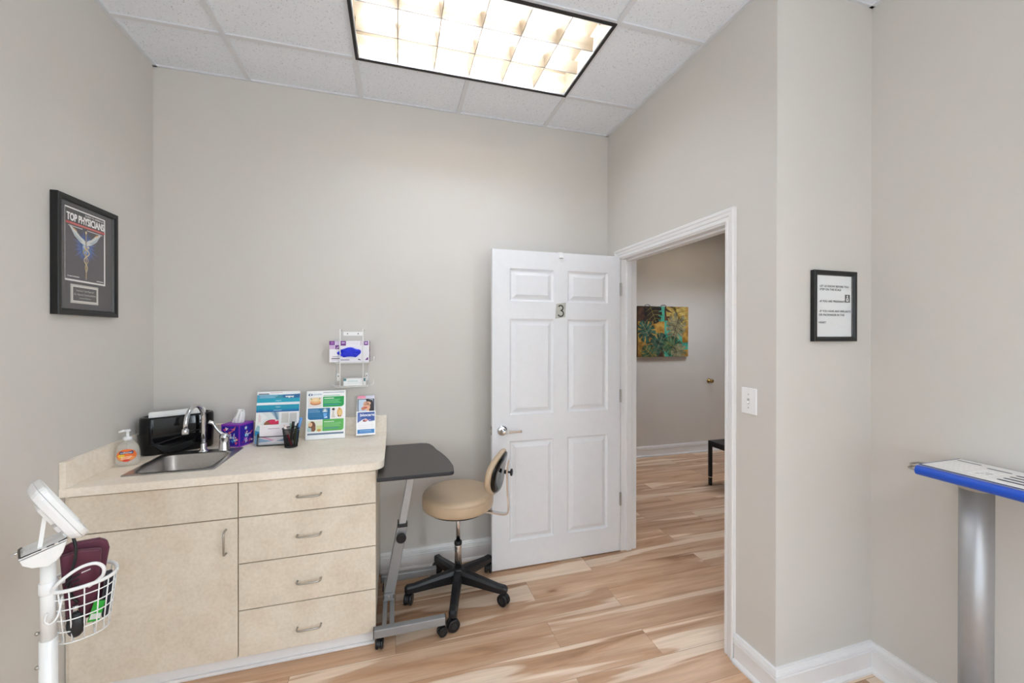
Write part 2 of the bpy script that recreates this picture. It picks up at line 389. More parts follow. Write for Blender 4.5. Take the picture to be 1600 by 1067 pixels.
# ceiling: lay-in tiles, cells under the light fixtures left open
PX, PY = 0.6125, 0.612
GX = [-0.822 + PX * k for k in range(-1, 12)]; GY = [2.31 - PY * k for k in range(-4, 9)]
LIGHTS = [((-0.2095 + 1.0155) / 2, 2.31 - PY / 2), ((-0.2095 + 1.0155) / 2, 2.31 - PY * 5.5), (GX[7] + PX, 2.31 + PY * 1.5)]  # visible fixture first, then the added rear and hall ones
def lit(cx, cy): return any(abs(cx - a) < PX - 0.05 and abs(cy - b) < 0.25 for a, b in LIGHTS)
m = MB()
xs = sorted(set([XL - TH] + [g for g in GX if XL < g < XH] + [XH + TH])); ys = sorted(set([YR - TH] + [g for g in GY if YR < g < YH] + [YH + TH]))
for i in range(len(xs) - 1):
    for j in range(len(ys) - 1):
        if not lit((xs[i] + xs[i + 1]) / 2, (ys[j] + ys[j + 1]) / 2):
            m.box(xs[i], ys[j], ZC + 0.004, xs[i + 1], ys[j + 1], ZC + 0.020, TILE)
ceil = struct(m, 'ceiling', 'white speckled lay-in ceiling tiles above the room', 'ceiling')
m = MB(); W = 0.0125; D = 0.004
def bar(x0, y0, x1, y1, d=0.0): m.box(x0, y0, ZC - D + d, x1, y1, ZC + 0.0035 + d, GRID)
for gx in GX:
    if XL < gx < XS:
        cut = [b for a, b in LIGHTS if abs(a - gx) < 0.1]
        y0 = YR if gx < XR else YR; y1 = YB if gx < XR else YE
        segs = [(y0, y1)]
        for b in cut:
            segs = [s for (p, q) in segs for s in ((p, min(q, b - PY / 2)), (max(p, b + PY / 2), q)) if s[1] - s[0] > 0.02]
        for p, q in segs: bar(gx - W, p, gx + W, q)
for gy in GY:
    if YR < gy < YB: bar(XL, gy - W, XR if gy > YE else XS, gy + W, 0.0003)
for b in ((XL, YR, XL + 0.02, YB), (XL, YB - 0.012, XR, YB), (XR - 0.02, YE, XR, YB), (XR, YE - 0.012, XS, YE), (XS - 0.02, YR, XS, YE)): m.box(b[0], b[1], ZC - D - 0.0015, b[2], b[3], ZC + 0.0038, GRID)
struct(m, 'trim_1', 'white metal grid holding the ceiling tiles', 'ceiling grid')

# skirting boards: one profile swept along each wall with mitred corners
BASE = [(0, 0), (0.026, 0), (0.026, 0.010), (0.020, 0.019), (0.014, 0.020), (0.014, 0.086), (0.018, 0.089), (0.018, 0.094), (0.014, 0.096), (0.014, 0.098), (0.018, 0.101), (0.018, 0.107), (0.014, 0.109), (0.014, 0.111), (0.0185, 0.115), (0.0155, 0.121), (0.0125, 0.131), (0, 0.131)]
def sweep(path, prof, i0, i1):
    """segment i0..i1 of a plan path, the room on its right-hand side"""
    def off(i, t):
        p = Vector(path[i]); ns = []
        for a, b in ((i - 1, i), (i, i + 1)):
            if 0 <= a and b < len(path):
                d = (Vector(path[b]) - Vector(path[a])).normalized(); ns.append(Vector((d.y, -d.x)))
        if len(ns) == 1: return p + ns[0] * t
        s = ns[0] + ns[1]; return p + s * (t * 2 / s.length_squared)
    mb = MB()
    mb.loops([[(*off(i, t), z) for t, z in prof] for i in (i0, i1)], TRIM, smooth=False)
    return mb
pth = [(-0.093, YB), (XR, YB), (XR, 2.566)]
struct(sweep(pth, BASE, 0, 1), 'baseboard_back', 'white moulded baseboard between cabinet and door corner', 'baseboard')
struct(sweep(pth, BASE, 1, 2), 'baseboard_corner', 'short white baseboard behind the open door', 'baseboard')
pth = [(XR, 1.497), (XR, YE), (XS, YE), (XS, YR)]
struct(sweep(pth, BASE, 0, 1), 'baseboard_right', 'white moulded baseboard below the light switch', 'baseboard')
struct(sweep(pth, BASE, 1, 2), 'baseboard_return', 'white moulded baseboard below the framed notice', 'baseboard')
struct(sweep(pth, BASE, 2, 3), 'baseboard_side', 'white moulded baseboard behind the scale column', 'baseboard')
struct(sweep([(XR + TH, YH), (XH, YH)], BASE, 0, 1), 'baseboard_hall', 'white moulded baseboard under the leaf canvas in the hall', 'baseboard')
struct(sweep([(XL, YR), (XL, 2.02)], BASE, 0, 1), 'baseboard_left', 'white moulded baseboard on the wall beside the sink cabinet', 'baseboard')
m = MB(); m.box(XL + 0.002, 2.088, 0, -0.097, 2.104, 0.076, TRIM); m.box(XL + 0.002, 2.074, 0, -0.097, 2.0885, 0.014, TRIM)
struct(m, 'baseboard_cabinet', 'white toe-kick board under the cabinets', 'baseboard', bevel=0.004)

# ------------------------------------------------------------------ door and its frame
dr = thing('door_1', 'white six-panel door numbered three standing open into the room', 'door'); dr['kind'] = 'structure'
CAS = [(0, 0), (0, 0.008), (0.004, 0.011), (0.014, 0.011), (0.017, 0.008), (0.021, 0.008), (0.025, 0.013), (0.040, 0.015), (0.044, 0.019), (0.054, 0.020), (0.059, 0.017), (0.059, 0)]
m = MB()
y0, y1, zt = OP0 + 0.004, OP1 - 0.004, OPZ - 0.004
st = []
for (yy, zz, dy, dz) in ((y0, 0.0, -1, 0), (y0, zt, -1, 1), (y1, zt, 1, 1), (y1, 0.0, 1, 0)):
    st.append([(XR - t, yy + dy * w, zz + dz * w) for w, t in CAS])
m.loops(st, TRIM, smooth=False)
for st2 in (1,):   # same casing on the hall side
    st = []
    for (yy, zz, dy, dz) in ((y0, 0.0, -1, 0), (y0, zt, -1, 1), (y1, zt, 1, 1), (y1, 0.0, 1, 0)):
        st.append([(XR + TH + t, yy + dy * w, zz + dz * w) for w, t in CAS])
    m.loops(st, TRIM, smooth=False)
m.build('door_casing', dr)
m = MB(); J = 0.012; xa, xb = XR - 0.002, XR + TH + 0.002
m.box(xa, OP0, 0, xb, OP0 + J, OPZ, TRIM); m.box(xa, OP1 - J, 0, xb, OP1, OPZ, TRIM); m.box(xa, OP0, OPZ - J, xb, OP1, OPZ, TRIM)
sx0, sx1 = XR + 0.040, XR + 0.078       # door stop
m.box(sx0, OP0 + J, 0, sx1, OP0 + J + 0.011, OPZ - J, TRIM); m.box(sx0, OP1 - J - 0.011, 0, sx1, OP1 - J, OPZ - J, TRIM); m.box(sx0, OP0 + J, OPZ - J - 0.011, sx1, OP1 - J, OPZ - J, TRIM)
m.build('door_jamb', dr, bevel=0.0015)
# the leaf, in world coordinates: room face at y = DY, thickness behind it
DX0, DX1, DY, DT, DZ0, DZ1 = 0.590, 1.506, 2.486, 0.035, 0.010, 2.068
pz = [(0.182, 0.832), (1.002, 1.624), (1.738, 1.950)]
px = [(0.706, 1.012), (1.110, 1.414)]
def six_panel(mb, yf, s):
    """one moulded face; s=-1 looks toward -y"""
    xsx = [DX0, px[0][0], px[0][1], px[1][0], px[1][1], DX1]
    zsz = [DZ0, pz[0][0], pz[0][1], pz[1][0], pz[1][1], pz[2][0], pz[2][1], DZ1]
    def q(a, b, c, d): return (a, b, c, d) if s < 0 else (d, c, b, a)
    for i in range(5):
        for j in range(7):
            if i in (1, 3) and j in (1, 3, 5):
                rings = []
                for ins, dep in ((0, 0), (0.002, 0.003), (0.009, 0.0100), (0.014, 0.0115), (0.019, 0.0105), (0.040, 0.0015), (0.042, 0.0)):
                    rings.append([(xsx[i] + ins, yf - s * dep, zsz[j] + ins), (xsx[i + 1] - ins, yf - s * dep, zsz[j] + ins), (xsx[i + 1] - ins, yf - s * dep, zsz[j + 1] - ins), (xsx[i] + ins, yf - s * dep, zsz[j + 1] - ins)])
                for a in range(len(rings) - 1):
                    for k in range(4):
                        kk = (k + 1) % 4
                        mb.add([rings[a][k], rings[a][kk], rings[a + 1][kk], rings[a + 1][k]], [q(0, 1, 2, 3)], DOORW)
                mb.add(rings[-1], [q(0, 1, 2, 3)], DOORW)
            else:
                mb.add([(xsx[i], yf, zsz[j]), (xsx[i + 1], yf, zsz[j]), (xsx[i + 1], yf, zsz[j + 1]), (xsx[i], yf, zsz[j + 1])], [q(0, 1, 2, 3)], DOORW)
m = MB(); six_panel(m, DY, -1); six_panel(m, DY + DT, 1)
for a, b in (((DX0, DZ0), (DX0, DZ1)), ((DX0, DZ1), (DX1, DZ1)), ((DX1, DZ1), (DX1, DZ0)), ((DX1, DZ0), (DX0, DZ0))):
    m.add([(a[0], DY, a[1]), (b[0], DY, b[1]), (b[0], DY + DT, b[1]), (a[0], DY + DT, a[1])], [(0, 1, 2, 3)], DOORW)
leaf = m.build('door_leaf', dr)
for zz in (1.838, 1.094, 0.372):
    m = MB(); m.box(DX1 + 0.001, DY - 0.004, zz - 0.045, DX1 + 0.004, DY + 0.028, zz + 0.045, SATIN)
    for k in range(5): m.cyl((DX1 + 0.006, DY - 0.006, zz - 0.045 + 0.018 * k + 0.0005), (DX1 + 0.006, DY - 0.006, zz - 0.027 + 0.018 * k - 0.0005), 0.006, SATIN, 14)
    tag(m.build('hinge', dr, bevel=0.0005), 'satin metal butt hinge')
m = MB(); lx, lz = 0.657, 0.905
m.T = Matrix.Translation((lx, DY, lz)) @ Matrix.Rotation(R(90), 4, 'X')
m.lathe([(0.033, -0.0005), (0.033, 0.004), (0.030, 0.009), (0.022, 0.012), (0.0135, 0.013), (0.0125, 0.045), (0.013, 0.058), (0.009, 0.062)], CHROME, 32)
m.T = Matrix.Identity(4)
lv = [[(lx + d, DY - 0.052 + e, lz + dz) for e, dz in ((-w, -h), (w, -h), (w, h), (-w, h))] for d, w, h in ((-0.012, 0.006, 0.010), (0.0, 0.008, 0.013), (0.03, 0.006, 0.010), (0.075, 0.005, 0.0085), (0.108, 0.005, 0.0085), (0.113, 0.010, 0.008))]
m.loops(lv, CHROME, smooth=False)
tag(m.build('lever_handle', dr, bevel=0.002), 'chrome lever handle')
m = MB(); m.box(DX0 - 0.0015, DY + 0.006, lz - 0.028, DX0 + 0.001, DY + 0.030, lz + 0.028, SATIN); m.box(DX0 - 0.012, DY + 0.012, lz - 0.006, DX0, DY + 0.024, lz + 0.006, SATIN)
m.cyl((DX0 - 0.003, DY + 0.018, lz + 0.021), (DX0, DY + 0.018, lz + 0.021), 0.003, BLACKM, 10); m.cyl((DX0 - 0.003, DY + 0.018, lz - 0.021), (DX0, DY + 0.018, lz - 0.021), 0.003, BLACKM, 10)
tag(m.build('latch', dr), 'metal latch plate on the door edge')
# number tile on the middle stile, stuck slightly askew
nm = Print(); sl = R(9)
q = [(-0.037, -0.053), (0.034, -0.042), (0.039, 0.056), (-0.030, 0.044)]
nm.prism(q, 0.0, 0.0015, M('brushed_tile', '#b4b2a8', rough=0.35, metal=0.5, var=0.1, scale=50))
nm.T = Matrix.Translation((0, 0, 0.0016))
def ndig(l=1):
    pts = []
    for k in range(13): a = R(150 - 240 * k / 12); pts.append((0.001 + 0.0165 * math.cos(a), 0.0185 + 0.0165 * math.sin(a)))
    b = []
    for k in range(15): a = R(92 - 250 * k / 14); b.append((0.001 + 0.020 * math.cos(a), -0.0185 + 0.0195 * math.sin(a)))
    nm.band(pts, 0.0085, '#16150f', 1); nm.band(b, 0.0085, '#16150f', 2)
ndig()
np_ = nm.build('number_tile', dr); tag(np_, 'black numeral 3 on a metal tile')
np_.matrix_world = frame((1.058, DY - 0.0006, 1.681), (1, 0, 0), (0, 0, 1))
m = MB(); m.box(1.047, DY - 0.004, 2.030, 1.071, DY - 0.0008, 2.0715, WHITEP); m.box(1.047, DY - 0.004, 2.0685, 1.071, DY + DT + 0.004, 2.0715, WHITEP); m.box(1.047, DY + DT + 0.001, 2.03, 1.071, DY + DT + 0.004, 2.0715, WHITEP); m.box(1.047, DY - 0.016, 2.030, 1.071, DY - 0.004, 2.0335, WHITEP); m.box(1.047, DY - 0.016, 2.030, 1.071, DY - 0.0135, 2.046, WHITEP)
tag(m.build('over_door_hook', bevel=0.001), 'small white plastic hook clipped over the top of the door', 'hook')

# ------------------------------------------------------------------ ceiling light fixtures
LAMP = M('lamp_tube', '#ffffff', rough=0.5, var=0.0, emit=LAMPCOL, estr=MAIN_E)
REFL = M('louver_aluminium', '#a5957f', rough=0.34, metal=0.45, var=0.01)
HOUSW = M('fixture_white_enamel', '#b8a88f', rough=0.4, var=0.01)
BRONZE = M('dark_bronze_trim', '#1d1612', rough=0.45, var=0.05)
def fixture(loc, label):
    t = thing('ceiling_light', label, 'ceiling light', loc)
    LX, LY = 1.222, 0.609
    m = MB(); e = 0.001; hx, hy = LX / 2, LY / 2
    m.box(-hx, -hy, 0.13, hx, hy, 0.135, HOUSW)
    for s in (-1, 1):
        m.box(min(s * hx, s * (hx - .004)), -hy, 0.0, max(s * hx, s * (hx - .004)), hy, 0.13, HOUSW); m.box(-hx, min(s * hy, s * (hy - .004)), 0.0, hx, max(s * hy, s * (hy - .004)), 0.13, HOUSW)
    m.build('housing', t)
    m = MB()
    for s in (-1, 1):
        m.box(min(s * hx, s * (hx - .014)), -hy, -0.009, max(s * hx, s * (hx - .014)), hy, 0.0, BRONZE); m.box(-hx + .014, min(s * hy, s * (hy - .014)), -0.009, hx - .014, max(s * hy, s * (hy - .014)), 0.0, BRONZE)
    tag(m.build('trim_frame', t), 'dark bronze frame edge')
    m = MB()
    for s in (-1, 1):
        a, b = hx - .0145, hx - .020; m.box(min(s * a, s * b), -hy + .0145, -0.007, max(s * a, s * b), hy - .0145, 0.004, ALU)
        a, b = hy - .0145, hy - .020; m.box(-hx + .020, min(s * a, s * b), -0.007, hx - .020, max(s * a, s * b), 0.004, ALU)
    m.build('inner_frame', t)
    # parabolic louvre: thin lower edge widening upward
    prof = [(0.0013, 0.004), (0.0016, 0.010), (0.0035, 0.024), (0.008, 0.044), (0.014, 0.064)]
    EDGE = M('louver_lower_edge', '#8a8177', rough=0.4, metal=0.3)  # darker grey paints in the shade on the down-facing blade edges
    ix, iy = hx - 0.021, hy - 0.021
    for k in (1, 2):
        yy = -iy + 2 * iy * k / 3; m = MB()
        pl = [(yy - w, z) for w, z in prof] + [(yy + w, z) for w, z in reversed(prof)]
        m.loops([[(-ix, y, z) for y, z in pl], [(ix, y, z) for y, z in pl]], REFL, smooth=False)
        m.box(-ix, yy - 0.0016, 0.0, ix, yy + 0.0016, 0.0045, EDGE); m.build('long_blade', t)
    for k in range(1, 6):
        xx = -ix + 2 * ix * k / 6; m = MB()
        for r in range(3):
            a = -iy + 2 * iy * r / 3; b = -iy + 2 * iy * (r + 1) / 3
            pl = [(xx - w, z) for w, z in prof] + [(xx + w, z) for w, z in reversed(prof)]
            m.loops([[(x, a + 0.001, z + 0.0) for x, z in pl], [(x, b - 0.001, z) for x, z in pl]], REFL, smooth=False)
        m.box(xx - 0.0016, -iy + 0.001, 0.0002, xx + 0.0016, iy - 0.001, 0.0047, EDGE); m.build('cross_blade', t)
    for r in range(3):
        yy = -iy + 2 * iy * (r + 0.5) / 3; m = MB()
        m.cyl((-ix + 0.03, yy, 0.096), (ix - 0.03, yy, 0.096), 0.0127, LAMP, 12)
        lo = m.build('lamp', t)
        for s in (-1, 1):
            m = MB(); m.cyl((s * (ix - 0.03), yy, 0.096), (s * (ix - 0.004), yy, 0.096), 0.0132, ALU, 12); m.box(min(s * (ix - .012), s * ix), yy - .012, 0.078, max(s * (ix - .012), s * ix), yy + .012, 0.13, WHITEP)
            m.build('lamp_socket', lo)
    return t
lt = fixture((*LIGHTS[0], ZC), 'recessed ceiling light with gridded louver and dark trim frame')
def relamp(t, name, strength):
    k = M(name, '#ffffff', rough=0.5, var=0.0, emit=LAMPCOL, estr=strength)
    for ch in t.children:
        if ch.name.split('.')[0] == 'lamp':
            ch.data = ch.data.copy(); ch.data.materials[0] = k
relamp(dup(lt, 'recessed ceiling light added for fill nearer the rear wall, unseen behind the viewer', loc=(*LIGHTS[1], ZC)), 'lamp_tube_rear_fill', REAR_E)  # unseen copy added to fill the room from behind
relamp(dup(lt, 'unseen recessed ceiling light added over the hall beyond the doorway', loc=(*LIGHTS[2], ZC)), 'lamp_tube_hall_added', HALL_E)  # unseen copy added to light the hall

# ------------------------------------------------------------------ cabinets and worktop
CF, CT, CB, CK = 2.055, 2.075, 2.682, 0.866      # door face, carcass front, back, underside of worktop
def carcass(t, x0, x1):
    m = MB(); th = 0.016
    m.box(x0, CT, 0.078, x0 + th, CB, CK, LAM); m.box(x1 - th, CT, 0.078, x1, CB, CK, LAM)
    m.box(x0 + th, CT, 0.078, x1 - th, CB, 0.094, LAM); m.box(x0 + th, CB - 0.01, 0.094, x1 - th, CB, CK, LAM); m.box(x0 + th, CT, 0.80, x1 - th, CT + 0.016, CK - 0.001, LAM)
    m.box(x0 + th, CT + 0.05, 0.0, x1 - th, CT + 0.062, 0.078, LAM)
    return m.build('carcass', t)
def dpull(parent, cx, cz, L=0.100, vert=False):
    m = MB(); h = L / 2; d = 0.030
    p = [(-h, 0, 0), (-h, -d * 0.6, 0), (-h + 0.004, -d * 0.88, 0), (-h + 0.012, -d, 0), (0, -d, 0), (h - 0.012, -d, 0), (h - 0.004, -d * 0.88, 0), (h, -d * 0.6, 0), (h, 0, 0)]
    if vert: p = [(0, y, x) for x, y, z in p]
    m.tube([(cx + x, CF + y, cz + z) for x, y, z in p], 0.0042, SATIN, 12)
    return tag(m.build('handle', parent), 'satin metal bow handle')
G = 0.0022
sc = thing('sink_cabinet', 'cream laminate base cabinet with one wide door under the sink', 'cabinet')
carcass(sc, XL + 0.003, -0.676)
m = MB(); m.box(XL + 0.003, CF + 0.006, 0.078, -1.274, CT, CK, LAM); m.build('filler_strip', sc)
m = MB(); m.box(-1.272, CF, 0.700 + G, -0.675 - G, CT - 0.001, 0.856, LAM); m.build('false_drawer_front', sc, bevel=0.001)
m = MB(); m.box(-1.272, CF, 0.075, -0.675 - G, CT - 0.001, 0.700 - G, LAM); d = m.build('cabinet_door', sc, bevel=0.001)
dpull(d, -0.721, 0.602, 0.105, True)
dc = thing('drawer_cabinet', 'cream laminate base cabinet with a stack of four drawers', 'cabinet')
carcass(dc, -0.674, -0.095)
zs = [0.075, 0.2825, 0.4925, 0.7005, 0.856]
for k, hz in enumerate((0.163, 0.378, 0.592, 0.775)):
    m = MB(); m.box(-0.675 + G, CF, zs[k] + (0 if k == 0 else G), -0.093, CT - 0.001, zs[k + 1] - (G if k < 3 else 0), LAM)
    d = m.build('drawer_front', dc, bevel=0.001); dpull(d, -0.386, hz)

WX0, WX1, WY0, WY1, WZ0, WZ1 = XL + 0.001, -0.055, 2.031, 2.684, 0.8665, 0.901
SX0, SX1, SY0, SY1 = -1.122, -0.822, 2.160, 2.452           # cut-out for the bowl
wt = thing('worktop', 'cream stone-pattern laminate worktop with low backsplash', 'worktop')
m = MB()
m.box(WX0, WY0, WZ0, SX0, WY1, WZ1, LAMLIT); m.box(SX0, WY0, WZ0, SX1, SY0, WZ1, LAMLIT); m.box(SX0, SY1, WZ0, SX1, WY1, WZ1, LAMLIT)
rr = 0.062; pl = [(SX1, WY0)] + [(WX1 - rr + rr * math.sin(R(a)), WY0 + rr - rr * math.cos(R(a))) for a in range(0, 91, 9)] + [(WX1, WY1), (SX1, WY1)]
m.prism(pl, WZ0, WZ1, LAMLIT)
m.build('slab', wt)
m = MB(); m.box(WX0, WY0 + 0.001, WZ1, WX0 + 0.021, WY1, 1.007, LAMLIT); m.build('backsplash', wt, bevel=0.0012)
m = MB(); m.box(WX0 + 0.021, WY1 - 0.020, WZ1, WX1, WY1, 1.007, LAMLIT); m.build('backsplash', wt, bevel=0.0012)

# ------------------------------------------------------------------ sink, tap
cx, cy = -0.972, 2.322
sk = thing('bar_sink', 'small stainless steel drop-in sink let into the worktop', 'sink', (cx, cy, 0.9012))
m = MB(); n = 8
def rl(w, h, r, z, dy=0.0): return [(x, y + dy, z) for x, y in rrect(w, h, r, n)]
ls = [rl(0.352, 0.376, 0.012, 0.0003), rl(0.350, 0.374, 0.012, 0.0035), rl(0.344, 0.368, 0.012, 0.0042), rl(0.312, 0.300, 0.045, 0.0028, -0.018), rl(0.290, 0.280, 0.045, 0.0022, -0.018), rl(0.286, 0.276, 0.045, -0.001, -0.018), rl(0.276, 0.264, 0.050, -0.110, -0.018), rl(0.258, 0.246, 0.055, -0.132, -0.018), rl(0.210, 0.200, 0.055, -0.141, -0.018), rl(0.09, 0.09, 0.04, -0.144, -0.018)]
m.loops(ls, STEEL, True, cap0=False, cap1=True)
m.build('basin', sk)
m = MB(); m.lathe([(0.040, -0.1435), (0.038, -0.1415), (0.028, -0.1425), (0.02, -0.146), (0.004, -0.146)], CHROME, 28, (0, -0.018, 0)); m.build('drain', sk)
fx, fy, fz = -0.969, 2.471, 0.9056
fc = thing('faucet', 'chrome gooseneck faucet rising behind the sink', 'faucet', (fx, fy, fz))
m = MB(); m.lathe([(0.024, 0), (0.024, 0.004), (0.018, 0.009), (0.0135, 0.014), (0.0135, 0.040), (0.011, 0.043)], CHROME, 28); m.build('base', fc)
m = MB(); pts = [(0, 0, 0.03), (0, 0, 0.10), (0, 0, 0.175)]
rad = 0.078
for k in range(1, 15): a = PI * k / 14 * 0.97; pts.append((-0.012 * k / 14, -rad + rad * math.cos(a), 0.175 + rad * math.sin(a)))
pts += [(-0.013, -2 * rad - 0.003, 0.150)]
m.tube(pts, 0.0098, CHROME, 16); m.build('spout', fc)
m = MB(); e = pts[-1]; m.lathe([(0.0105, 0.0), (0.014, -0.006), (0.0145, -0.024), (0.0125, -0.027), (0.008, -0.027)], CHROME, 20, (e[0], e[1], e[2] + 0.004)); m.build('aerator', fc)
m = MB(); hx_ = 0.095
m.lathe([(0.028, 0), (0.028, 0.004), (0.025, 0.010), (0.022, 0.045), (0.021, 0.060), (0.023, 0.066), (0.022, 0.078), (0.014, 0.088), (0.005, 0.091)], CHROME, 28, (hx_, 0, 0)); m.build('handle_base', fc)
m = MB(); q = smooth_path([(hx_ - 0.004, 0, 0.080), (hx_ - 0.022, -0.002, 0.098), (hx_ - 0.040, -0.004, 0.125), (hx_ - 0.052, -0.005, 0.146), (hx_ - 0.068, -0.006, 0.153)], 6)
m.tube(q, [0.0095 - 0.003 * min(1, k / 10) + 0.004 * max(0, min(1, (k - 14) / 6)) for k in range(len(q))], CHROME, 12); m.build('wrist_blade_lever', fc)

# ------------------------------------------------------------------ soap bottle
SOAPC = M('clear_soap_bottle', '#f3efe8', rough=0.06, alpha=0.20, var=0.0)
SOAPL = M('clear_soap', '#efe6d8', rough=0.08, alpha=0.22, var=0.0)
sb = thing('soap_bottle', 'clear hand soap pump bottle with an orange label beside the sink', 'soap', (-1.213, 2.318, 0.9015), R(18))
m = MB(); prof = [(0.036, 0), (0.043, 0.004), (0.0455, 0.03), (0.0455, 0.055), (0.042, 0.078), (0.034, 0.098), (0.022, 0.112), (0.0145, 0.118), (0.0145, 0.124)]
m.lathe(prof, SOAPC, 36, sy=0.62); b = m.build('bottle', sb)
m = MB(); m.lathe([(r * 0.93, z + 0.003) for r, z in prof[:6]], SOAPL, 36, sy=0.60); m.build('liquid_soap', sb)
m = MB(); m.lathe([(0.0165, 0.118), (0.0165, 0.132), (0.013, 0.135), (0.006, 0.136), (0.0055, 0.158), (0.011, 0.160), (0.0115, 0.167), (0.006, 0.169)], WHITEP, 24)
m.tube([(0, 0, 0.164), (-0.016, -0.004, 0.165), (-0.030, -0.008, 0.161)], [0.006, 0.0055, 0.0045], WHITEP, 10)
m.cyl((0, 0, 0.012), (0, 0, 0.118), 0.0025, M('dip_tube', '#e8e8e4', rough=0.3, alpha=0.5), 8)
m.build('pump', sb)
lb = Print(); r1 = 0.0463
def wrapped(shape, col, dz):
    """a label shape (arc length u, height v) bent round the front of the bottle"""
    vs = []
    for u, v in shape:
        a = -PI / 2 + u / 0.044; vs.append(((r1 + dz) * math.cos(a), (0.0288 + dz) * math.sin(a), v))
    c = (sum(u for u, v in shape) / len(shape), sum(v for u, v in shape) / len(shape))
    n0 = len(vs); inner = []
    for fr in (0.66, 0.33, 0.0):
        for u, v in shape:
            uu, vv = c[0] + (u - c[0]) * fr, c[1] + (v - c[1]) * fr; a = -PI / 2 + uu / 0.044
            inner.append(((r1 + dz) * math.cos(a), (0.0288 + dz) * math.sin(a), vv))
    vs += inner; fs = []
    for k in range(3):
        for i in range(n0): j = (i + 1) % n0; fs.append((k * n0 + i, k * n0 + j, (k + 1) * n0 + j, (k + 1) * n0 + i))
    lb.add(vs, fs, P(col))
wrapped([(0.036 * math.cos(2 * PI * k / 32), 0.052 + (0.030 if math.sin(2 * PI * k / 32) > 0 else 0.026) * math.sin(2 * PI * k / 32)) for k in range(32)], '#f0742c', 0.0004)
wrapped([(0.030 * math.cos(2 * PI * k / 24), 0.041 + 0.010 * math.sin(2 * PI * k / 24)) for k in range(24)], '#f59a54', 0.0008)
wrapped([(0.012 * math.cos(2 * PI * k / 20), 0.030 + 0.006 * math.sin(2 * PI * k / 20)) for k in range(20)], '#d9402a', 0.0010)
wrapped([(0.013 * math.cos(2 * PI * k / 20) - 0.018, 0.052 + 0.008 * math.sin(2 * PI * k / 20)) for k in range(20)], '#f7c63c', 0.0010)
wrapped([(x, y) for x, y in rrect(0.046, 0.014, 0.004, 4, 0, 0.066)], '#27336f', 0.0012)
vs, fs = text_polys('softsoap'); x0 = min(v[0] for v in vs); x1 = max(v[0] for v in vs); sc_ = 0.038 / (x1 - x0)
lb.add([((r1 + .0016) * math.cos(-PI / 2 + ((v[0] - x0) * sc_ - 0.019) / 0.044), (0.0288 + .0016) * math.sin(-PI / 2 + ((v[0] - x0) * sc_ - 0.019) / 0.044), 0.063 + v[1] * 0.011) for v in vs], fs, P('#ffffff'))
for k in range(3): wrapped([(-0.018, 0.046 - 0.005 * k), (0.018 - 0.004 * k, 0.046 - 0.005 * k), (0.018 - 0.004 * k, 0.048 - 0.005 * k), (-0.018, 0.048 - 0.005 * k)], '#fff3e2', 0.0012)
tag(lb.build('label', sb), 'orange printed label')

# ------------------------------------------------------------------ paper towel dispenser
pt = thing('paper_towel_dispenser', 'glossy black paper towel dispenser in the worktop corner', 'dispenser', (-1.120, 2.560, 0.9015), R(28))
m = MB(); n = 10
def dl(w, h, z, r=0.055): return [(x, y, z) for x, y in rrect(w, h, min(r, h / 2 - 0.001), n)]
m.loops([dl(0.298, 0.112, 0.002), dl(0.305, 0.118, 0.008), dl(0.310, 0.122, 0.10), dl(0.308, 0.120, 0.182), dl(0.302, 0.116, 0.190), dl(0.290, 0.104, 0.1925), dl(0.266, 0.072, 0.1905), dl(0.260, 0.062, 0.160)], BLACKG, True, True, True)
m.build('body', pt)
m = MB(); m.tube(smooth_path([(-0.118, -0.0625, 0.052), (-0.06, -0.0635, 0.066), (0.02, -0.0635, 0.088), (0.118, -0.0625, 0.118)], 6), 0.0035, BLACKG, 8); m.build('front_rib', pt)
tw = thing('paper_towels', 'white folded paper towels sticking out of the black dispenser', 'paper towels', (-1.120, 2.560, 0.9015 + 0.1625), R(28))
for k in range(7):
    m = MB(); y = -0.024 + 0.0075 * k; hh = 0.047 + 0.004 * math.sin(k * 2.1)
    a = [(-0.118 + 0.001 * k, y), (0.116 - 0.001 * k, y + 0.001), (0.116 - 0.001 * k, y + 0.005), (-0.118 + 0.001 * k, y + 0.004)]
    m.loops([[(x, yy, 0) for x, yy in a], [(x, yy + 0.001, hh * 0.6) for x, yy in a], [(x, yy + 0.002, hh + 0.002 * math.sin(40 * x + k)) for x, yy in a]], M('paper_white', '#f4f3f0', rough=0.85, var=0.01), False)
    m.build('towel', tw)

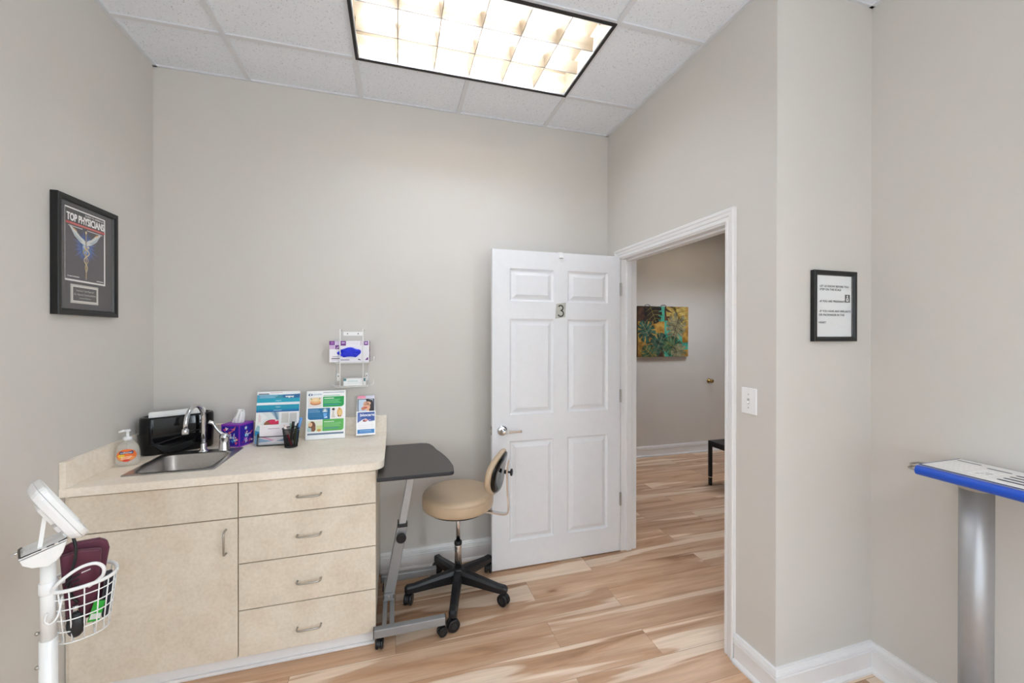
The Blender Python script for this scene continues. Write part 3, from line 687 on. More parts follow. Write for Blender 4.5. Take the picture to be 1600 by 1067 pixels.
# ------------------------------------------------------------------ tissue box
BX, BZ = 0.108, 0.124
tb = thing('tissue_box', 'purple and blue patterned cube tissue box behind the faucet lever', 'tissue box', (-0.853, 2.594, 0.9013), R(-21.6))
PURP = M('tissue_carton', '#8a2fb0', rough=0.4, var=0.04)
m = MB(); m.box(-BX / 2, -BX / 2, 0, BX / 2, BX / 2, BZ, PURP); cart = m.build('carton', tb, bevel=0.0015)
def carton_face(origin, right, seed):
    pr = Print(); random.seed(seed)
    w, h = BX / 2 - 0.005, BZ - 0.010
    pr.rect(-w, 0.006, w, h, '#2416a0', 1)
    cols = ['#e0507e', '#f0806a', '#6fd0e8', '#c9d8f2', '#b04fd0', '#3f8fe0', '#f3e0ea', '#7a1f8c']
    for k in range(22):
        x = random.uniform(-w + 0.012, w - 0.012); y = random.uniform(0.018, h - 0.012); c = random.choice(cols); t = k % 4; ro = random.uniform(0, 3)
        if t == 0: pr.disc(x, y, 0.0100, 0.0080, c, 2 + k % 3, ro); pr.disc(x, y, 0.004, 0.0035, '#f4f4fb', 5)
        elif t == 1: pr.band([(x - 0.011 * math.cos(ro), y - 0.011 * math.sin(ro)), (x + 0.011 * math.cos(ro), y + 0.011 * math.sin(ro))], [0.011, 0.003], c, 2 + k % 3)
        elif t == 2: pr.poly([(x + 0.012 * math.cos(ro + a), y + 0.012 * math.sin(ro + a)) for a in (0, 2.2, 4.1)], c, 2 + k % 3)
        else: pr.band([(x + 0.008 * math.cos(ro + a * 0.35), y + 0.008 * math.sin(ro + a * 0.35)) for a in range(8)], 0.005, c, 2 + k % 3)
    o = pr.build('printed_side', cart); o.matrix_local = frame(origin, right, (0, 0, 1))
carton_face((0, -BX / 2 - 0.0002, 0), (1, 0, 0), 3); carton_face((BX / 2 + 0.0002, 0, 0), (0, 1, 0), 11)
m = MB(); m.prism(ell(0.034, 0.020), BZ + 0.0003, BZ + 0.0006, M('tissue_slot_film', '#cfc9dc', rough=0.3)); m.build('slot_film', cart)
m = MB(); TISS = M('tissue_paper', '#f7f6f3', rough=0.9, var=0.015)
ls = []
for z, w, d, ox in ((0.0, 0.030, 0.011, 0.0), (0.012, 0.032, 0.016, 0.002), (0.03, 0.029, 0.014, 0.007), (0.05, 0.026, 0.012, 0.013), (0.066, 0.022, 0.009, 0.017), (0.075, 0.016, 0.005, 0.019)):
    ls.append([(ox + w * math.cos(2 * PI * k / 28) * (1 + 0.22 * math.sin(k * 2.7)), d * math.sin(2 * PI * k / 28) * (1 + 0.45 * math.sin(k * 1.9 + z * 30)), BZ - 0.004 + z + 0.006 * math.sin(k * 1.3) * (z > 0)) for k in range(28)])
m.loops(ls, TISS, True); tag(m.build('tissue', tb), 'white tissue pulled up from the box')

# ------------------------------------------------------------------ brochures and displays on the worktop
def sheet(pr, w, h, col='#f6f7f8', t=0.0012):
    pr.prism([(-w / 2, 0), (w / 2, 0), (w / 2, h), (-w / 2, h)], -t, 0.0, P(col))
def lean(x, y, z, yaw, tilt):
    """frame for something facing -y, turned by yaw, leaning back by tilt"""
    r = Vector((math.cos(R(yaw)), math.sin(R(yaw)), 0)); b = Vector((-math.sin(R(yaw)), math.cos(R(yaw)), 0))
    return frame((x, y, z), r, Vector((0, 0, 1)) * math.cos(R(tilt)) + b * math.sin(R(tilt)))
TZ = 0.9018
# 1: letter size brochure stand
F1 = lean(-0.650, 2.560, TZ, -2, 9)
bs = thing('brochure_stand', 'clear acrylic letter-size brochure stand beside the purple tissue box', 'brochure stand', mat=F1)
m = MB(); m.box(-0.114, 0.0, -0.0035, 0.114, 0.285, -0.0022, ACRYL); m.box(-0.114, 0.0, -0.0022, 0.114, 0.003, 0.016, ACRYL); m.box(-0.114, 0.003, 0.0145, 0.114, 0.050, 0.016, ACRYL); m.build('back_panel', bs)
m = MB(); m.box(-0.02, 0.001, -0.075, 0.02, 0.0035, -0.0036, ACRYL); m.build('foot', bs)
F1b = F1 @ Matrix.Translation((0, 0.0036, 0.0022))
b1 = Print(); b1.T = Matrix.Identity(4); sheet(b1, 0.222, 0.288, '#f4f6f8')
b1.rect(-0.104, 0.272, -0.05, 0.277, '#3f4a55', 1); b1.rect(-0.046, 0.280, 0.02, 0.282, '#c87a9a', 1)
b1.rect(-0.111, 0.226, 0.111, 0.270, '#4fa3c6', 1); b1.poly([(0.0, 0.249), (0.111, 0.249), (0.111, 0.272), (0.03, 0.268), (0.006, 0.262)], '#2b6fa3', 2)
b1.poly([(-0.01, 0.249), (0.03, 0.249), (0.012, 0.266), (-0.03, 0.262)], '#3f93a8', 3)
b1.rect(-0.111, 0.226, 0.111, 0.248, '#23a9c4', 3)
b1.text('wegovy', 0.035, 0.254, 0.011, '#ffffff', 4, 0.045, bold=0.0005)
for k in range(2): b1.rect(-0.098, 0.262 - 0.008 * k, -0.006 - 0.01 * k, 0.2645 - 0.008 * k, '#b8dcea', 4)
b1.text('wegovy', 0.0, 0.234, 0.006, '#e8fafc', 4, 0.03, align='C')
o = b1.build('brochure'); o.matrix_world = F1b; tag(o, 'tall teal-headed brochure at the back of the letter-size stand', 'brochure')
F1c = F1 @ Matrix.Translation((0, 0.0036, 0.0062))
b2 = Print(); sheet(b2, 0.221, 0.218, '#f3f4f6')
b2.rect(-0.1105, 0.176, 0.1105, 0.212, '#0d86b8', 1); b2.rect(-0.1105, 0.188, 0.1105, 0.212, '#1a9cba', 2); b2.rect(-0.1105, 0.172, 0.1105, 0.180, '#1567a6', 3)
b2.text('wegovy', 0.0, 0.198, 0.006, '#eafcff', 4, 0.026, align='C'); b2.rect(-0.022, 0.180, 0.020, 0.1825, '#bfe6f2', 4)
# pen injector art: pale grey ground, cyan cap, magenta barrel
b2.rect(-0.1105, 0.0, 0.012, 0.172, '#e6ebe8', 1)
b2.poly([(-0.1105, 0.172), (-0.085, 0.172), (-0.052, 0.142), (-0.085, 0.10), (-0.1105, 0.07)], '#f4f5f1', 2)
b2.rect(-0.095, 0.118, -0.092, 0.160, '#e6b8c4', 3); b2.rect(-0.088, 0.118, -0.086, 0.154, '#e6b8c4', 3)
b2.poly([(-0.036, 0.172), (0.004, 0.172), (0.008, 0.125), (-0.006, 0.13)], '#a7bccb', 3); b2.poly([(-0.022, 0.172), (-0.008, 0.172), (0.004, 0.128), (-0.004, 0.128)], '#6f8ea2', 4)
b2.disc(-0.028, 0.108, 0.036, 0.022, '#b8334f', 4); b2.disc(-0.018, 0.116, 0.026, 0.013, '#e02d5c', 5); b2.disc(-0.052, 0.106, 0.016, 0.013, '#a06a45', 5); b2.disc(-0.006, 0.124, 0.006, 0.005, '#f6cbd6', 6)
b2.rect(0.020, 0.108, 0.058, 0.166, '#dcd9d2', 2); b2.rect(0.062, 0.108, 0.100, 0.164, '#d3d2d0', 2)
for k in range(9): b2.rect(0.022 + 0.004 * k, 0.110, 0.0235 + 0.004 * k, 0.160 - 0.002 * (k % 3), '#c3c1bb', 3); b2.rect(0.064 + 0.004 * k, 0.110, 0.0655 + 0.004 * k, 0.160 - 0.002 * (k % 3), '#bcbcbb', 3)
b2.poly([(-0.1105, 0.0), (-0.088, 0.0), (-0.088, 0.064), (-0.1105, 0.072)], '#168fc4', 3); b2.poly([(-0.1105, 0.072), (-0.088, 0.064), (-0.082, 0.09), (-0.1, 0.10)], '#a9d7df', 3)
o = b2.build('brochure'); o.matrix_world = F1c; tag(o, 'lower brochure with a magenta injector picture in the letter-size stand', 'brochure')
# black wire holder with white leaflets standing in front
F2 = lean(-0.648, 2.522, TZ, -2, 9)
ch = thing('leaflet_holder', 'black-edged leaflet holder in front of the letter-size brochure stand', 'leaflet holder', mat=F2)
m = MB(); w, h = 0.086, 0.050
m.box(-w, 0.0, -0.002, w, 0.0035, 0.020, BLACKM); m.box(-w, 0.0035, -0.0025, -w + 0.004, h + 0.016, 0.020, BLACKM); m.box(w - 0.004, 0.0035, -0.0025, w, h, 0.020, BLACKM); m.box(-w + 0.004, h - 0.004, 0.0175, w - 0.004, h, 0.020, BLACKM)
m.build('tray_frame', ch)
m = MB(); m.box(-w + 0.004, 0.0035, 0.0178, w - 0.004, h - 0.004, 0.0190, ACRYL); m.build('front_pane', ch)
b3 = Print(); sheet(b3, 0.160, 0.108, '#f4eef1')
b3.rect(-0.038, 0.084, 0.012, 0.0875, '#c9a0bd', 1); b3.rect(0.014, 0.0835, 0.018, 0.0885, '#8fa0cc', 1)
for k in range(4): b3.rect(-0.03 - 0.012 * k, 0.074 - 0.007 * k, 0.046, 0.0752 - 0.007 * k, '#e3cdd8', 1)
b3.rect(-0.08, 0.0, 0.08, 0.046, '#d3ccd3', 1); b3.poly([(-0.08, 0.044), (-0.052, 0.042), (0.0, 0.022), (-0.02, 0.022)], '#d1589c', 2); b3.poly([(-0.08, 0.012), (-0.08, 0.036), (-0.01, 0.018)], '#3f86b4', 3); b3.poly([(0.08, 0.012), (0.08, 0.040), (0.005, 0.018)], '#3d6c9c', 3); b3.rect(-0.08, 0.0, 0.08, 0.010, '#b9bcc2', 3)
o = b3.build('leaflet'); o.matrix_world = F2 @ Matrix.Translation((0, 0.004, 0.006)); tag(o, 'white leaflet with pink and blue points in the black-edged holder', 'leaflet')

# 2: nutrition poster in a slanted stand
F3 = lean(-0.398, 2.576, TZ, 0.5, 9)
ps = thing('sign_holder', 'clear slanted sign holder between the pen cup and the narrow brochure stand', 'sign holder', mat=F3)
m = MB(); m.box(-0.109, 0.0, -0.003, 0.109, 0.284, -0.0018, ACRYL); m.build('back_panel', ps)
m = MB(); m.prism([(-0.109, 0.0), (0.109, 0.0), (0.109, 0.002), (-0.109, 0.002)], -0.060, -0.0031, ACRYL); m.build('foot', ps)
p3 = Print(); sheet(p3, 0.214, 0.282, '#f7f8f8')
GR1, GR2, BLU = '#1fa650', '#5cb457', '#2273a6'
p3.text('LEGERE', -0.072, 0.257, 0.008, '#5f86ad', 2, 0.048); p3.disc(-0.090, 0.260, 0.008, 0.0065, '#27507e', 1); p3.disc(-0.086, 0.260, 0.005, 0.004, '#f7f8f8', 2); p3.disc(-0.079, 0.260, 0.0035, 0.006, '#27507e', 3)
p3.rect(-0.018, 0.270, 0.098, 0.273, '#8a97ad', 1); p3.rect(-0.016, 0.252, 0.075, 0.2555, '#7dbf93', 1)
def panel(x0, y0, x1, y1, col, rb=None, l=1, r=0.016):
    pts = []
    for cxx, cyy, a0, on in ((x1, y1, 0, 0), (x0, y1, 90, 0), (x0, y0, 180, rb == 'l'), (x1, y0, 270, rb == 'r')):
        if on: pts += [(cxx + (r if cxx == x0 else -r) + r * math.cos(R(a0 + 10 * k)), cyy + r + r * math.sin(R(a0 + 10 * k))) for k in range(10)]
        else: pts.append((cxx, cyy))
    p3.poly(pts, col, l)
panel(-0.018, 0.186, 0.098, 0.247, GR1, 'r'); panel(-0.098, 0.114, 0.022, 0.180, BLU, 'l'); panel(-0.018, 0.046, 0.098, 0.114, GR2, 'r')
p3.rect(-0.098, 0.186, -0.024, 0.247, '#eee6e2', 1); p3.disc(-0.060, 0.222, 0.033, 0.020, '#f3dfc8', 2); p3.disc(-0.058, 0.212, 0.029, 0.013, '#c77a4b', 3); p3.disc(-0.058, 0.217, 0.028, 0.012, '#f0b27e', 4); p3.disc(-0.058, 0.228, 0.025, 0.013, '#f0cf96', 5); p3.disc(-0.06, 0.230, 0.016, 0.006, '#f6dfb2', 6); p3.disc(-0.082, 0.236, 0.004, 0.004, '#8fb05c', 6); p3.disc(-0.036, 0.237, 0.004, 0.004, '#a8915c', 6)
p3.rect(-0.012, 0.235, 0.042, 0.2395, '#dff3e2', 2); p3.lines(-0.012, 0.085, 0.231, 4, 0.0065, 0.0028, '#7fd09a', 2); p3.rect(-0.012, 0.196, 0.07, 0.202, '#3f93a4', 2)
p3.lines(-0.092, -0.03, 0.173, 3, 0.007, 0.003, '#7fb0d3', 2); p3.lines(-0.092, -0.02, 0.150, 3, 0.008, 0.003, '#3c86b8', 2)
p3.disc(-0.006, 0.166, 0.013, 0.010, '#9fb9c6', 2); p3.poly([(-0.012, 0.160), (0.0, 0.160), (-0.006, 0.178)], '#eef3f4', 3); p3.poly([(-0.020, 0.160), (0.008, 0.160), (0.006, 0.156), (-0.018, 0.156)], '#cfe3f2', 3); p3.poly([(-0.016, 0.150), (0.006, 0.150), (0.001, 0.120), (-0.010, 0.120)], '#6fb4ee', 3); p3.poly([(-0.012, 0.122), (0.008, 0.122), (0.006, 0.132)], '#dbeaf8', 4)
p3.rect(0.028, 0.114, 0.098, 0.180, '#f6f1ee', 1); p3.disc(0.075, 0.150, 0.015, 0.026, '#e2b26a', 2); p3.disc(0.077, 0.148, 0.009, 0.018, '#eac888', 3); p3.disc(0.072, 0.174, 0.006, 0.005, '#d49a52', 3); p3.disc(0.040, 0.171, 0.008, 0.007, '#3c3330', 2); p3.poly([(0.036, 0.162), (0.046, 0.164), (0.044, 0.140), (0.052, 0.122), (0.030, 0.122)], '#d8d2c8', 2); p3.disc(0.068, 0.130, 0.004, 0.004, '#5a3020', 4); p3.disc(0.080, 0.130, 0.0035, 0.0035, '#7a4526', 4)
p3.rect(-0.098, 0.046, -0.020, 0.108, '#e8ecd8', 1); p3.disc(-0.074, 0.076, 0.019, 0.029, '#7a4a30', 2); p3.disc(-0.066, 0.062, 0.012, 0.016, '#8a5a3c', 3); p3.disc(-0.083, 0.087, 0.011, 0.013, '#efc49c', 4); p3.poly([(-0.098, 0.070), (-0.078, 0.068), (-0.076, 0.046), (-0.098, 0.046)], '#b9d3d3', 4); p3.rect(-0.05, 0.046, -0.020, 0.080, '#d6dfa2', 2); p3.disc(-0.036, 0.052, 0.010, 0.007, '#d99a4c', 4)
p3.rect(-0.010, 0.098, 0.045, 0.102, '#e0f2dc', 2); p3.lines(-0.010, 0.085, 0.094, 4, 0.0065, 0.003, '#8fd08a', 2); p3.rect(-0.010, 0.058, 0.07, 0.066, '#5a9f8c', 2)
p3.rect(-0.098, 0.026, 0.098, 0.036, '#6d8298', 1)
o = p3.build('poster'); o.matrix_world = F3 @ Matrix.Translation((0, 0.0025, 0.0014)); tag(o, 'white poster with green and blue panels and food pictures', 'poster')

# 3: narrow brochure stand
F4 = lean(-0.175, 2.607, TZ, 3, 11)
bc = thing('brochure_stand', 'small clear trifold brochure stand near the rounded worktop end', 'brochure stand', mat=F4)
m = MB(); m.box(-0.056, 0.0, -0.003, 0.056, 0.19, -0.0018, ACRYL); m.box(-0.056, 0.0, -0.0018, 0.056, 0.003, 0.030, ACRYL); m.box(-0.056, 0.003, 0.0285, 0.056, 0.09, 0.030, ACRYL); m.build('back_panel', bc)
m = MB(); m.prism([(-0.066, -0.001), (0.066, -0.001), (0.056, 0.035), (-0.056, 0.035)], -0.055, -0.0535, ACRYL); m.build('foot', bc)
p4 = Print(); sheet(p4, 0.100, 0.238, '#f1eef2')
p4.rect(-0.05, 0.222, 0.05, 0.238, '#d9d9ea', 1); p4.poly([(-0.05, 0.222), (0.0, 0.222), (-0.005, 0.238), (-0.05, 0.238)], '#f59ab8', 2)
p4.rect(-0.048, 0.100, 0.048, 0.219, '#2f3550', 1); p4.rect(-0.044, 0.100, 0.040, 0.215, '#cfdff0', 2)
p4.poly([(-0.002, 0.218), (0.038, 0.210), (0.046, 0.15), (0.044, 0.105), (0.022, 0.110), (0.012, 0.17)], '#2a1f22', 3)
p4.disc(0.004, 0.176, 0.019, 0.028, '#efb392', 4, 0.35); p4.disc(0.010, 0.190, 0.018, 0.012, '#f3c0a2', 4); p4.disc(-0.002, 0.165, 0.010, 0.004, '#c6534e', 5); p4.disc(-0.016, 0.160, 0.012, 0.010, '#d98a6c', 5); p4.poly([(-0.030, 0.135), (0.018, 0.150), (0.034, 0.100), (-0.040, 0.100)], '#f0c2a6', 4); p4.disc(0.012, 0.186, 0.003, 0.0016, '#3a2420', 6); p4.disc(-0.006, 0.183, 0.003, 0.0016, '#3a2420', 6)
o = p4.build('brochure'); o.matrix_world = F4 @ Matrix.Translation((0, 0.0034, 0.006)); tag(o, 'tall leaflet with a pink band and a smiling face picture', 'brochure')
p5 = Print(); sheet(p5, 0.110, 0.142, '#fbfbfc')
p5.rect(-0.048, 0.074, 0.050, 0.136, '#3a5aa6', 1); p5.poly([(-0.048, 0.074), (-0.048, 0.136), (-0.04, 0.136), (-0.022, 0.092)], '#5a74b8', 2); p5.poly([(-0.05, 0.073), (-0.018, 0.094), (0.0, 0.098), (0.02, 0.080), (0.05, 0.084), (0.05, 0.073)], '#fbfbfc', 3)
p5.disc(-0.006, 0.086, 0.013, 0.007, '#9a4a52', 4); p5.disc(0.002, 0.089, 0.010, 0.006, '#e9a9a4', 5); p5.disc(0.022, 0.088, 0.008, 0.005, '#8f8fc8', 5)
p5.text('biocare', -0.032, 0.112, 0.017, '#eef1fb', 4, 0.080, bold=0.0006)
p5.rect(-0.045, 0.058, 0.045, 0.0592, '#e3dde0', 1); p5.rect(-0.045, 0.046, 0.045, 0.0472, '#e8d9dc', 1); p5.rect(-0.048, 0.010, 0.048, 0.034, '#3f86c9', 1); p5.rect(-0.036, 0.024, 0.03, 0.028, '#9cc4ea', 2); p5.rect(-0.034, 0.016, 0.036, 0.0195, '#7fb0e2', 2)
o = p5.build('brochure'); o.matrix_world = F4 @ Matrix.Translation((0, 0.004, 0.0325)); tag(o, 'white and blue front brochure in the small trifold stand', 'brochure')

# pen cup: knitted wire mesh with a rim, and its pens
pcx, pcy = -0.553, 2.458
pc = thing('pen_cup', 'black wire mesh pen cup in front of the brochures', 'pen cup', (pcx, pcy, TZ))
m = MB(); prof = [(0.031 + 0.011 * k / 22, 0.004 + 0.098 * k / 22) for k in range(23)]
m.lathe(prof, BLACKM, 72, cap0=False, cap1=False); o = m.build('mesh_wall', pc); w_ = o.modifiers.new('wires', 'WIREFRAME'); w_.thickness = 0.0014; w_.use_replace = True
m = MB(); m.tube([(0.0425 * math.cos(2 * PI * k / 40), 0.0425 * math.sin(2 * PI * k / 40), 0.103) for k in range(40)], 0.0026, BLACKM, 8, closed=True); m.build('rim', pc)
m = MB(); m.lathe([(0.0315, 0.0), (0.033, 0.002), (0.032, 0.006), (0.029, 0.006), (0.0285, 0.003), (0.002, 0.003)], BLACKM, 32); m.build('bottom', pc)
def pen(name, label, base, top, r, col, tipcol=None, cap=None):
    t = thing(name, label, 'pen', (pcx + base[0], pcy + base[1], TZ + base[2]))
    d = Vector(top) - Vector(base); m = MB(); L_ = d.length
    def at(f): return tuple(d * f)
    m.tube([at(0.0), at(0.05), at(0.051), at(0.97), at(1.0)], [r * 0.3, r * 0.8, r, r, r * 0.7], M('pen_' + col.lstrip('#'), col, rough=0.3), 12); m.build('barrel', t)
    if cap:
        m = MB(); m.tube([at(0.62), at(1.005), at(1.012)], [r * 1.22, r * 1.22, r * 0.8], M('pen_' + cap.lstrip('#'), cap, rough=0.3), 12)
        q = Vector((0, -1, 0)) * r * 1.6; m.tube([Vector(at(0.66)) + q, Vector(at(0.98)) + q], r * 0.3, M('pen_' + cap.lstrip('#'), cap, rough=0.3), 8); m.build('cap', t)
    return t
pen('marker', 'thick light blue highlighter leaning out of the mesh pen cup', (0.014, 0.000, 0.006), (0.051, -0.006, 0.156), 0.0065, '#7fb2ea', cap='#6aa4e6')
pen('pen', 'brown and black pen upright in the mesh pen cup', (-0.004, -0.006, 0.006), (0.016, -0.022, 0.140), 0.0062, '#5a3a22', cap='#1c1614')
pen('pen', 'black slim pen beside the blue highlighter in the cup', (-0.004, 0.014, 0.006), (0.032, 0.012, 0.126), 0.0045, '#18181a')
pen('pen', 'white and red pen leaning across the mesh cup', (0.008, -0.018, 0.006), (-0.030, -0.012, 0.112), 0.0045, '#d8284e', cap='#efe6e4')
pen('pen', 'pale pink pen with its end over the cup rim', (0.012, 0.010, 0.006), (-0.036, 0.010, 0.122), 0.0045, '#ead2cc')
pen('pen', 'olive green pen inside the mesh cup', (0.018, -0.010, 0.006), (0.028, -0.016, 0.104), 0.0048, '#6f7a3a')
pen('pen', 'grey green pen at the back of the mesh cup', (0.0, 0.018, 0.006), (-0.010, 0.030, 0.126), 0.0048, '#8fa596')

# ------------------------------------------------------------------ wall rack, glove box
rk = thing('wire_rack', 'white wire wall rack above the brochures holding two boxes', 'rack', (0, 0, 0))
yw, yf = YB - 0.004, 2.584
m = MB(); m.box(-0.312, YB - 0.0045, 1.513, -0.200, YB - 0.001, 1.537, WHITEM)
m.build('back_plate', rk, bevel=0.0008)
for sx_ in (-0.288, -0.226):
    m = MB(); m.cyl((sx_, YB - 0.0065, 1.525), (sx_, YB - 0.0045, 1.525), 0.0038, M('screw_grey', '#77736c', rough=0.4, metal=0.6), 12); m.build('screw', rk)
for sx_ in (-0.341, -0.176):
    m = MB(); m.box(sx_ - 0.008, YB - 0.004, 1.232, sx_ + 0.008, YB - 0.001, 1.280, WHITEM); m.cyl((sx_, YB - 0.006, 1.262), (sx_, YB - 0.004, 1.262), 0.0036, M('screw_grey', '#77736c'), 12)
    m.build('fixing_tab', rk)
for ux in (-0.319, -0.190):
    m = MB(); m.tube([(ux, yw, 1.545), (ux, yf + 0.02, 1.552), (ux, yf + 0.006, 1.551), (ux, yf, 1.544), (ux, yf, 1.35), (ux, yf, 1.204)], 0.0030, WHITEM, 8); m.build('front_upright', rk)
for ux in (-0.351, -0.166):
    m = MB(); m.tube([(ux, yw, 1.355), (ux, yw, 1.206), (ux, yf + 0.004, 1.204)], 0.0021, WHITEM, 8); m.build('rear_upright', rk)
def tray(zz, x0, x1):
    m = MB()
    m.tube([(x0, yw, zz), (x0 + 0.008, yf, zz), (x1 - 0.008, yf, zz), (x1, yw, zz)], 0.0024, WHITEM, 8)
    m.tube([(x0 - 0.025, yw - 0.03, zz + 0.010), (x0 - 0.01, yw - 0.03, zz), (x1 + 0.018, yw - 0.03, zz), (x1 + 0.027, yw - 0.03, zz + 0.008), (x1 + 0.028, yw - 0.03, zz + 0.034)], 0.0022, WHITEM, 8)
    for k in range(4): xx = x0 + (x1 - x0) * (k + 0.5) / 4; m.tube([(xx, yw, zz - 0.001), (xx, yf, zz - 0.001)], 0.0016, WHITEM, 6)
    m.build('tray', rk)
tray(1.349, -0.352, -0.158); tray(1.206, -0.350, -0.160)
gb = thing('glove_box', 'white and purple disposable glove box with a blue glove pulled out', 'glove box', (-0.268, 2.635, 1.3532))
gw, gd, gh = 0.112, 0.038, 0.128
m = MB(); m.box(-gw, -gd, 0, gw, gd, gh, M('glove_carton', '#f2eff4', rough=0.45, var=0.01)); cart = m.build('carton', gb, bevel=0.001)
g = Print(); PU = '#74308a'
def gr(x0, y0, x1, y1, c, l=1): g.rect(x0, y0, x1, y1, c, l)
gr(-gw, 0.104, -0.082, gh, PU); gr(-gw + 0.008, 0.110, -0.088, 0.123, '#9c62b0', 2); gr(-gw, 0.080, -0.082, 0.104, '#cfb2da'); gr(-0.080, 0.079, -0.058, 0.103, PU); gr(-0.080, 0.104, -0.058, gh, '#d9c6e2'); g.band([(-0.074, 0.087), (-0.070, 0.084), (-0.062, 0.094)], 0.003, '#e8dcee', 2)
gr(-0.050, 0.100, -0.020, gh, PU); gr(-0.044, 0.112, -0.026, 0.122, '#c7a6d4', 2); gr(0.062, 0.102, 0.066, gh, '#cdbcd4'); gr(0.072, 0.102, 0.076, gh, '#d9b6d6'); gr(0.082, 0.102, 0.106, 0.126, PU); gr(0.087, 0.110, 0.101, 0.120, '#d7c1e0', 2); gr(-0.018, 0.110, 0.055, 0.1115, '#d8d2dc'); gr(-0.018, 0.117, 0.050, 0.1185, '#d8d2dc')
g.poly([(0.088, 0.012), (0.106, 0.012), (0.106, 0.030), (0.098, 0.024)], PU, 1); gr(-0.096, 0.032, -0.062, 0.036, '#a9a3b0'); gr(-0.100, 0.020, -0.055, 0.026, '#6c6478'); gr(-0.05, 0.012, 0.0, 0.016, '#7a7286'); gr(-0.100, 0.012, -0.064, 0.014, '#a9a3b0')
g.poly([(0.050, 0.020), (0.060, 0.016), (0.066, 0.010), (0.048, 0.014)], '#3a1d4a', 1)
g.disc(0.006, 0.058, 0.060, 0.034, '#dfe0f4', 1)
o = g.build('printed_front', cart); o.matrix_local = frame((0, -gd - 0.0003, 0), (1, 0, 0), (0, 0, 1))
g = Print(); g.rect(-gd, 0, gd, gh, '#a97f96', 1)
for k in range(6): g.rect(-gd + 0.004, 0.006 + k * 0.021, gd - 0.01, 0.016 + k * 0.021, '#5c2b62' if k % 2 else '#c9aebf', 2)
o = g.build('printed_side', cart); o.matrix_local = frame((gw + 0.0003, 0, 0), (0, 1, 0), (0, 0, 1))
GLOVE = M('nitrile_blue', '#2233d8', rough=0.5, var=0.12, scale=60, spec=0.4)
m = MB(); pts = []
for k in range(36):
    a = 2 * PI * k / 36; rx = 0.054 + 0.006 * math.sin(3 * a + 1); rz = 0.027 + 0.004 * math.sin(5 * a)
    pts.append((0.004 + rx * math.copysign(abs(math.cos(a)) ** 0.75, math.cos(a)), 0.058 + rz * math.copysign(abs(math.sin(a)) ** 0.75, math.sin(a))))
ls = []
for f_, yy in ((1.0, 0.0006), (1.03, 0.004), (0.92, 0.009), (0.7, 0.012), (0.4, 0.0115), (0.12, 0.013)):
    ls.append([(0.004 + (x - 0.004) * f_, -gd - yy - 0.0028 * math.sin(x * 190 + z * 120) * (0.2 < f_ < 1.0), 0.058 + (z - 0.058) * f_) for x, z in pts])
m.loops([list(reversed(l)) for l in ls], GLOVE, True)
m.tube(smooth_path([(-0.046, -gd - 0.006, 0.070), (-0.056, -gd - 0.008, 0.060), (-0.064, -gd - 0.006, 0.055), (-0.052, -gd - 0.009, 0.048), (-0.040, -gd - 0.008, 0.040)], 4), 0.006, GLOVE, 8)
tag(m.build('glove', gb), 'crumpled blue glove')
mb_ = thing('mask_box', 'small white and teal box on the bottom tray of the wire rack', 'box', (-0.240, 2.634, 1.2099))
m = MB(); m.box(-0.062, -0.036, 0, 0.062, 0.036, 0.044, M('mask_carton', '#eef0ef', rough=0.45, var=0.01)); cart = m.build('carton', mb_, bevel=0.001)
g = Print(); g.rect(-0.062, 0.030, -0.046, 0.044, '#4f8c94', 1); g.rect(0.046, 0.026, 0.062, 0.044, '#3c6f7a', 1); g.rect(-0.04, 0.026, 0.02, 0.030, '#b9cfd1', 1); g.rect(-0.04, 0.016, 0.035, 0.018, '#cfd8d8', 1)
o = g.build('printed_front', cart); o.matrix_local = frame((0, -0.0363, 0), (1, 0, 0), (0, 0, 1))

# ------------------------------------------------------------------ framed pictures
def framed(t, w, h, fw, dep, mat, board):
    m = MB(); prof = [(0, 0), (0, dep - 0.002), (0.002, dep), (fw * 0.55, dep), (fw - 0.004, dep - 0.004), (fw - 0.001, dep - 0.010), (fw - 0.001, 0.0)]
    cs = [(0, 0, 1, 1), (w, 0, -1, 1), (w, h, -1, -1), (0, h, 1, -1)]
    rings = [[(x + sx * o_, y + sy * o_, z) for o_, z in prof] for x, y, sx, sy in cs]
    m.loops(rings + [rings[0]], mat, False, False, False)
    m.build('frame', t)
    m = MB(); m.box(fw - 0.002, fw - 0.002, 0.001, w - fw + 0.002, h - fw + 0.002, dep - 0.012, board); m.build('backing_board', t)
    m = MB(); m.box(fw - 0.001, fw - 0.001, dep - 0.0062, w - fw + 0.001, h - fw + 0.001, dep - 0.0050, PANE); m.build('glass', t)
fr = thing('framed_magazine_cover', 'black framed magazine cover with a winged staff on the wall over the sink', 'picture', mat=frame((XL + 0.001, 1.991, 1.597), (0, 1, 0), (0, 0, 1)))
framed(fr, 0.353, 0.482, 0.026, 0.026, BLACKF, M('charcoal_mat', '#453f40', rough=0.8, var=0.03))
cv = Print(); cw, chh = 0.222, 0.300
cv.prism([(0, 0), (cw, 0), (cw, chh), (0, chh)], 0, 0.0012, P('#ece9e6')); cv.T = Matrix.Translation((0, 0, 0.0013))
cv.rect(0.0, 0.007, cw - 0.008, chh - 0.006, '#463e44', 1)
cv.rect(0.0, 0.236, cw - 0.008, chh - 0.006, '#2b2727', 2)
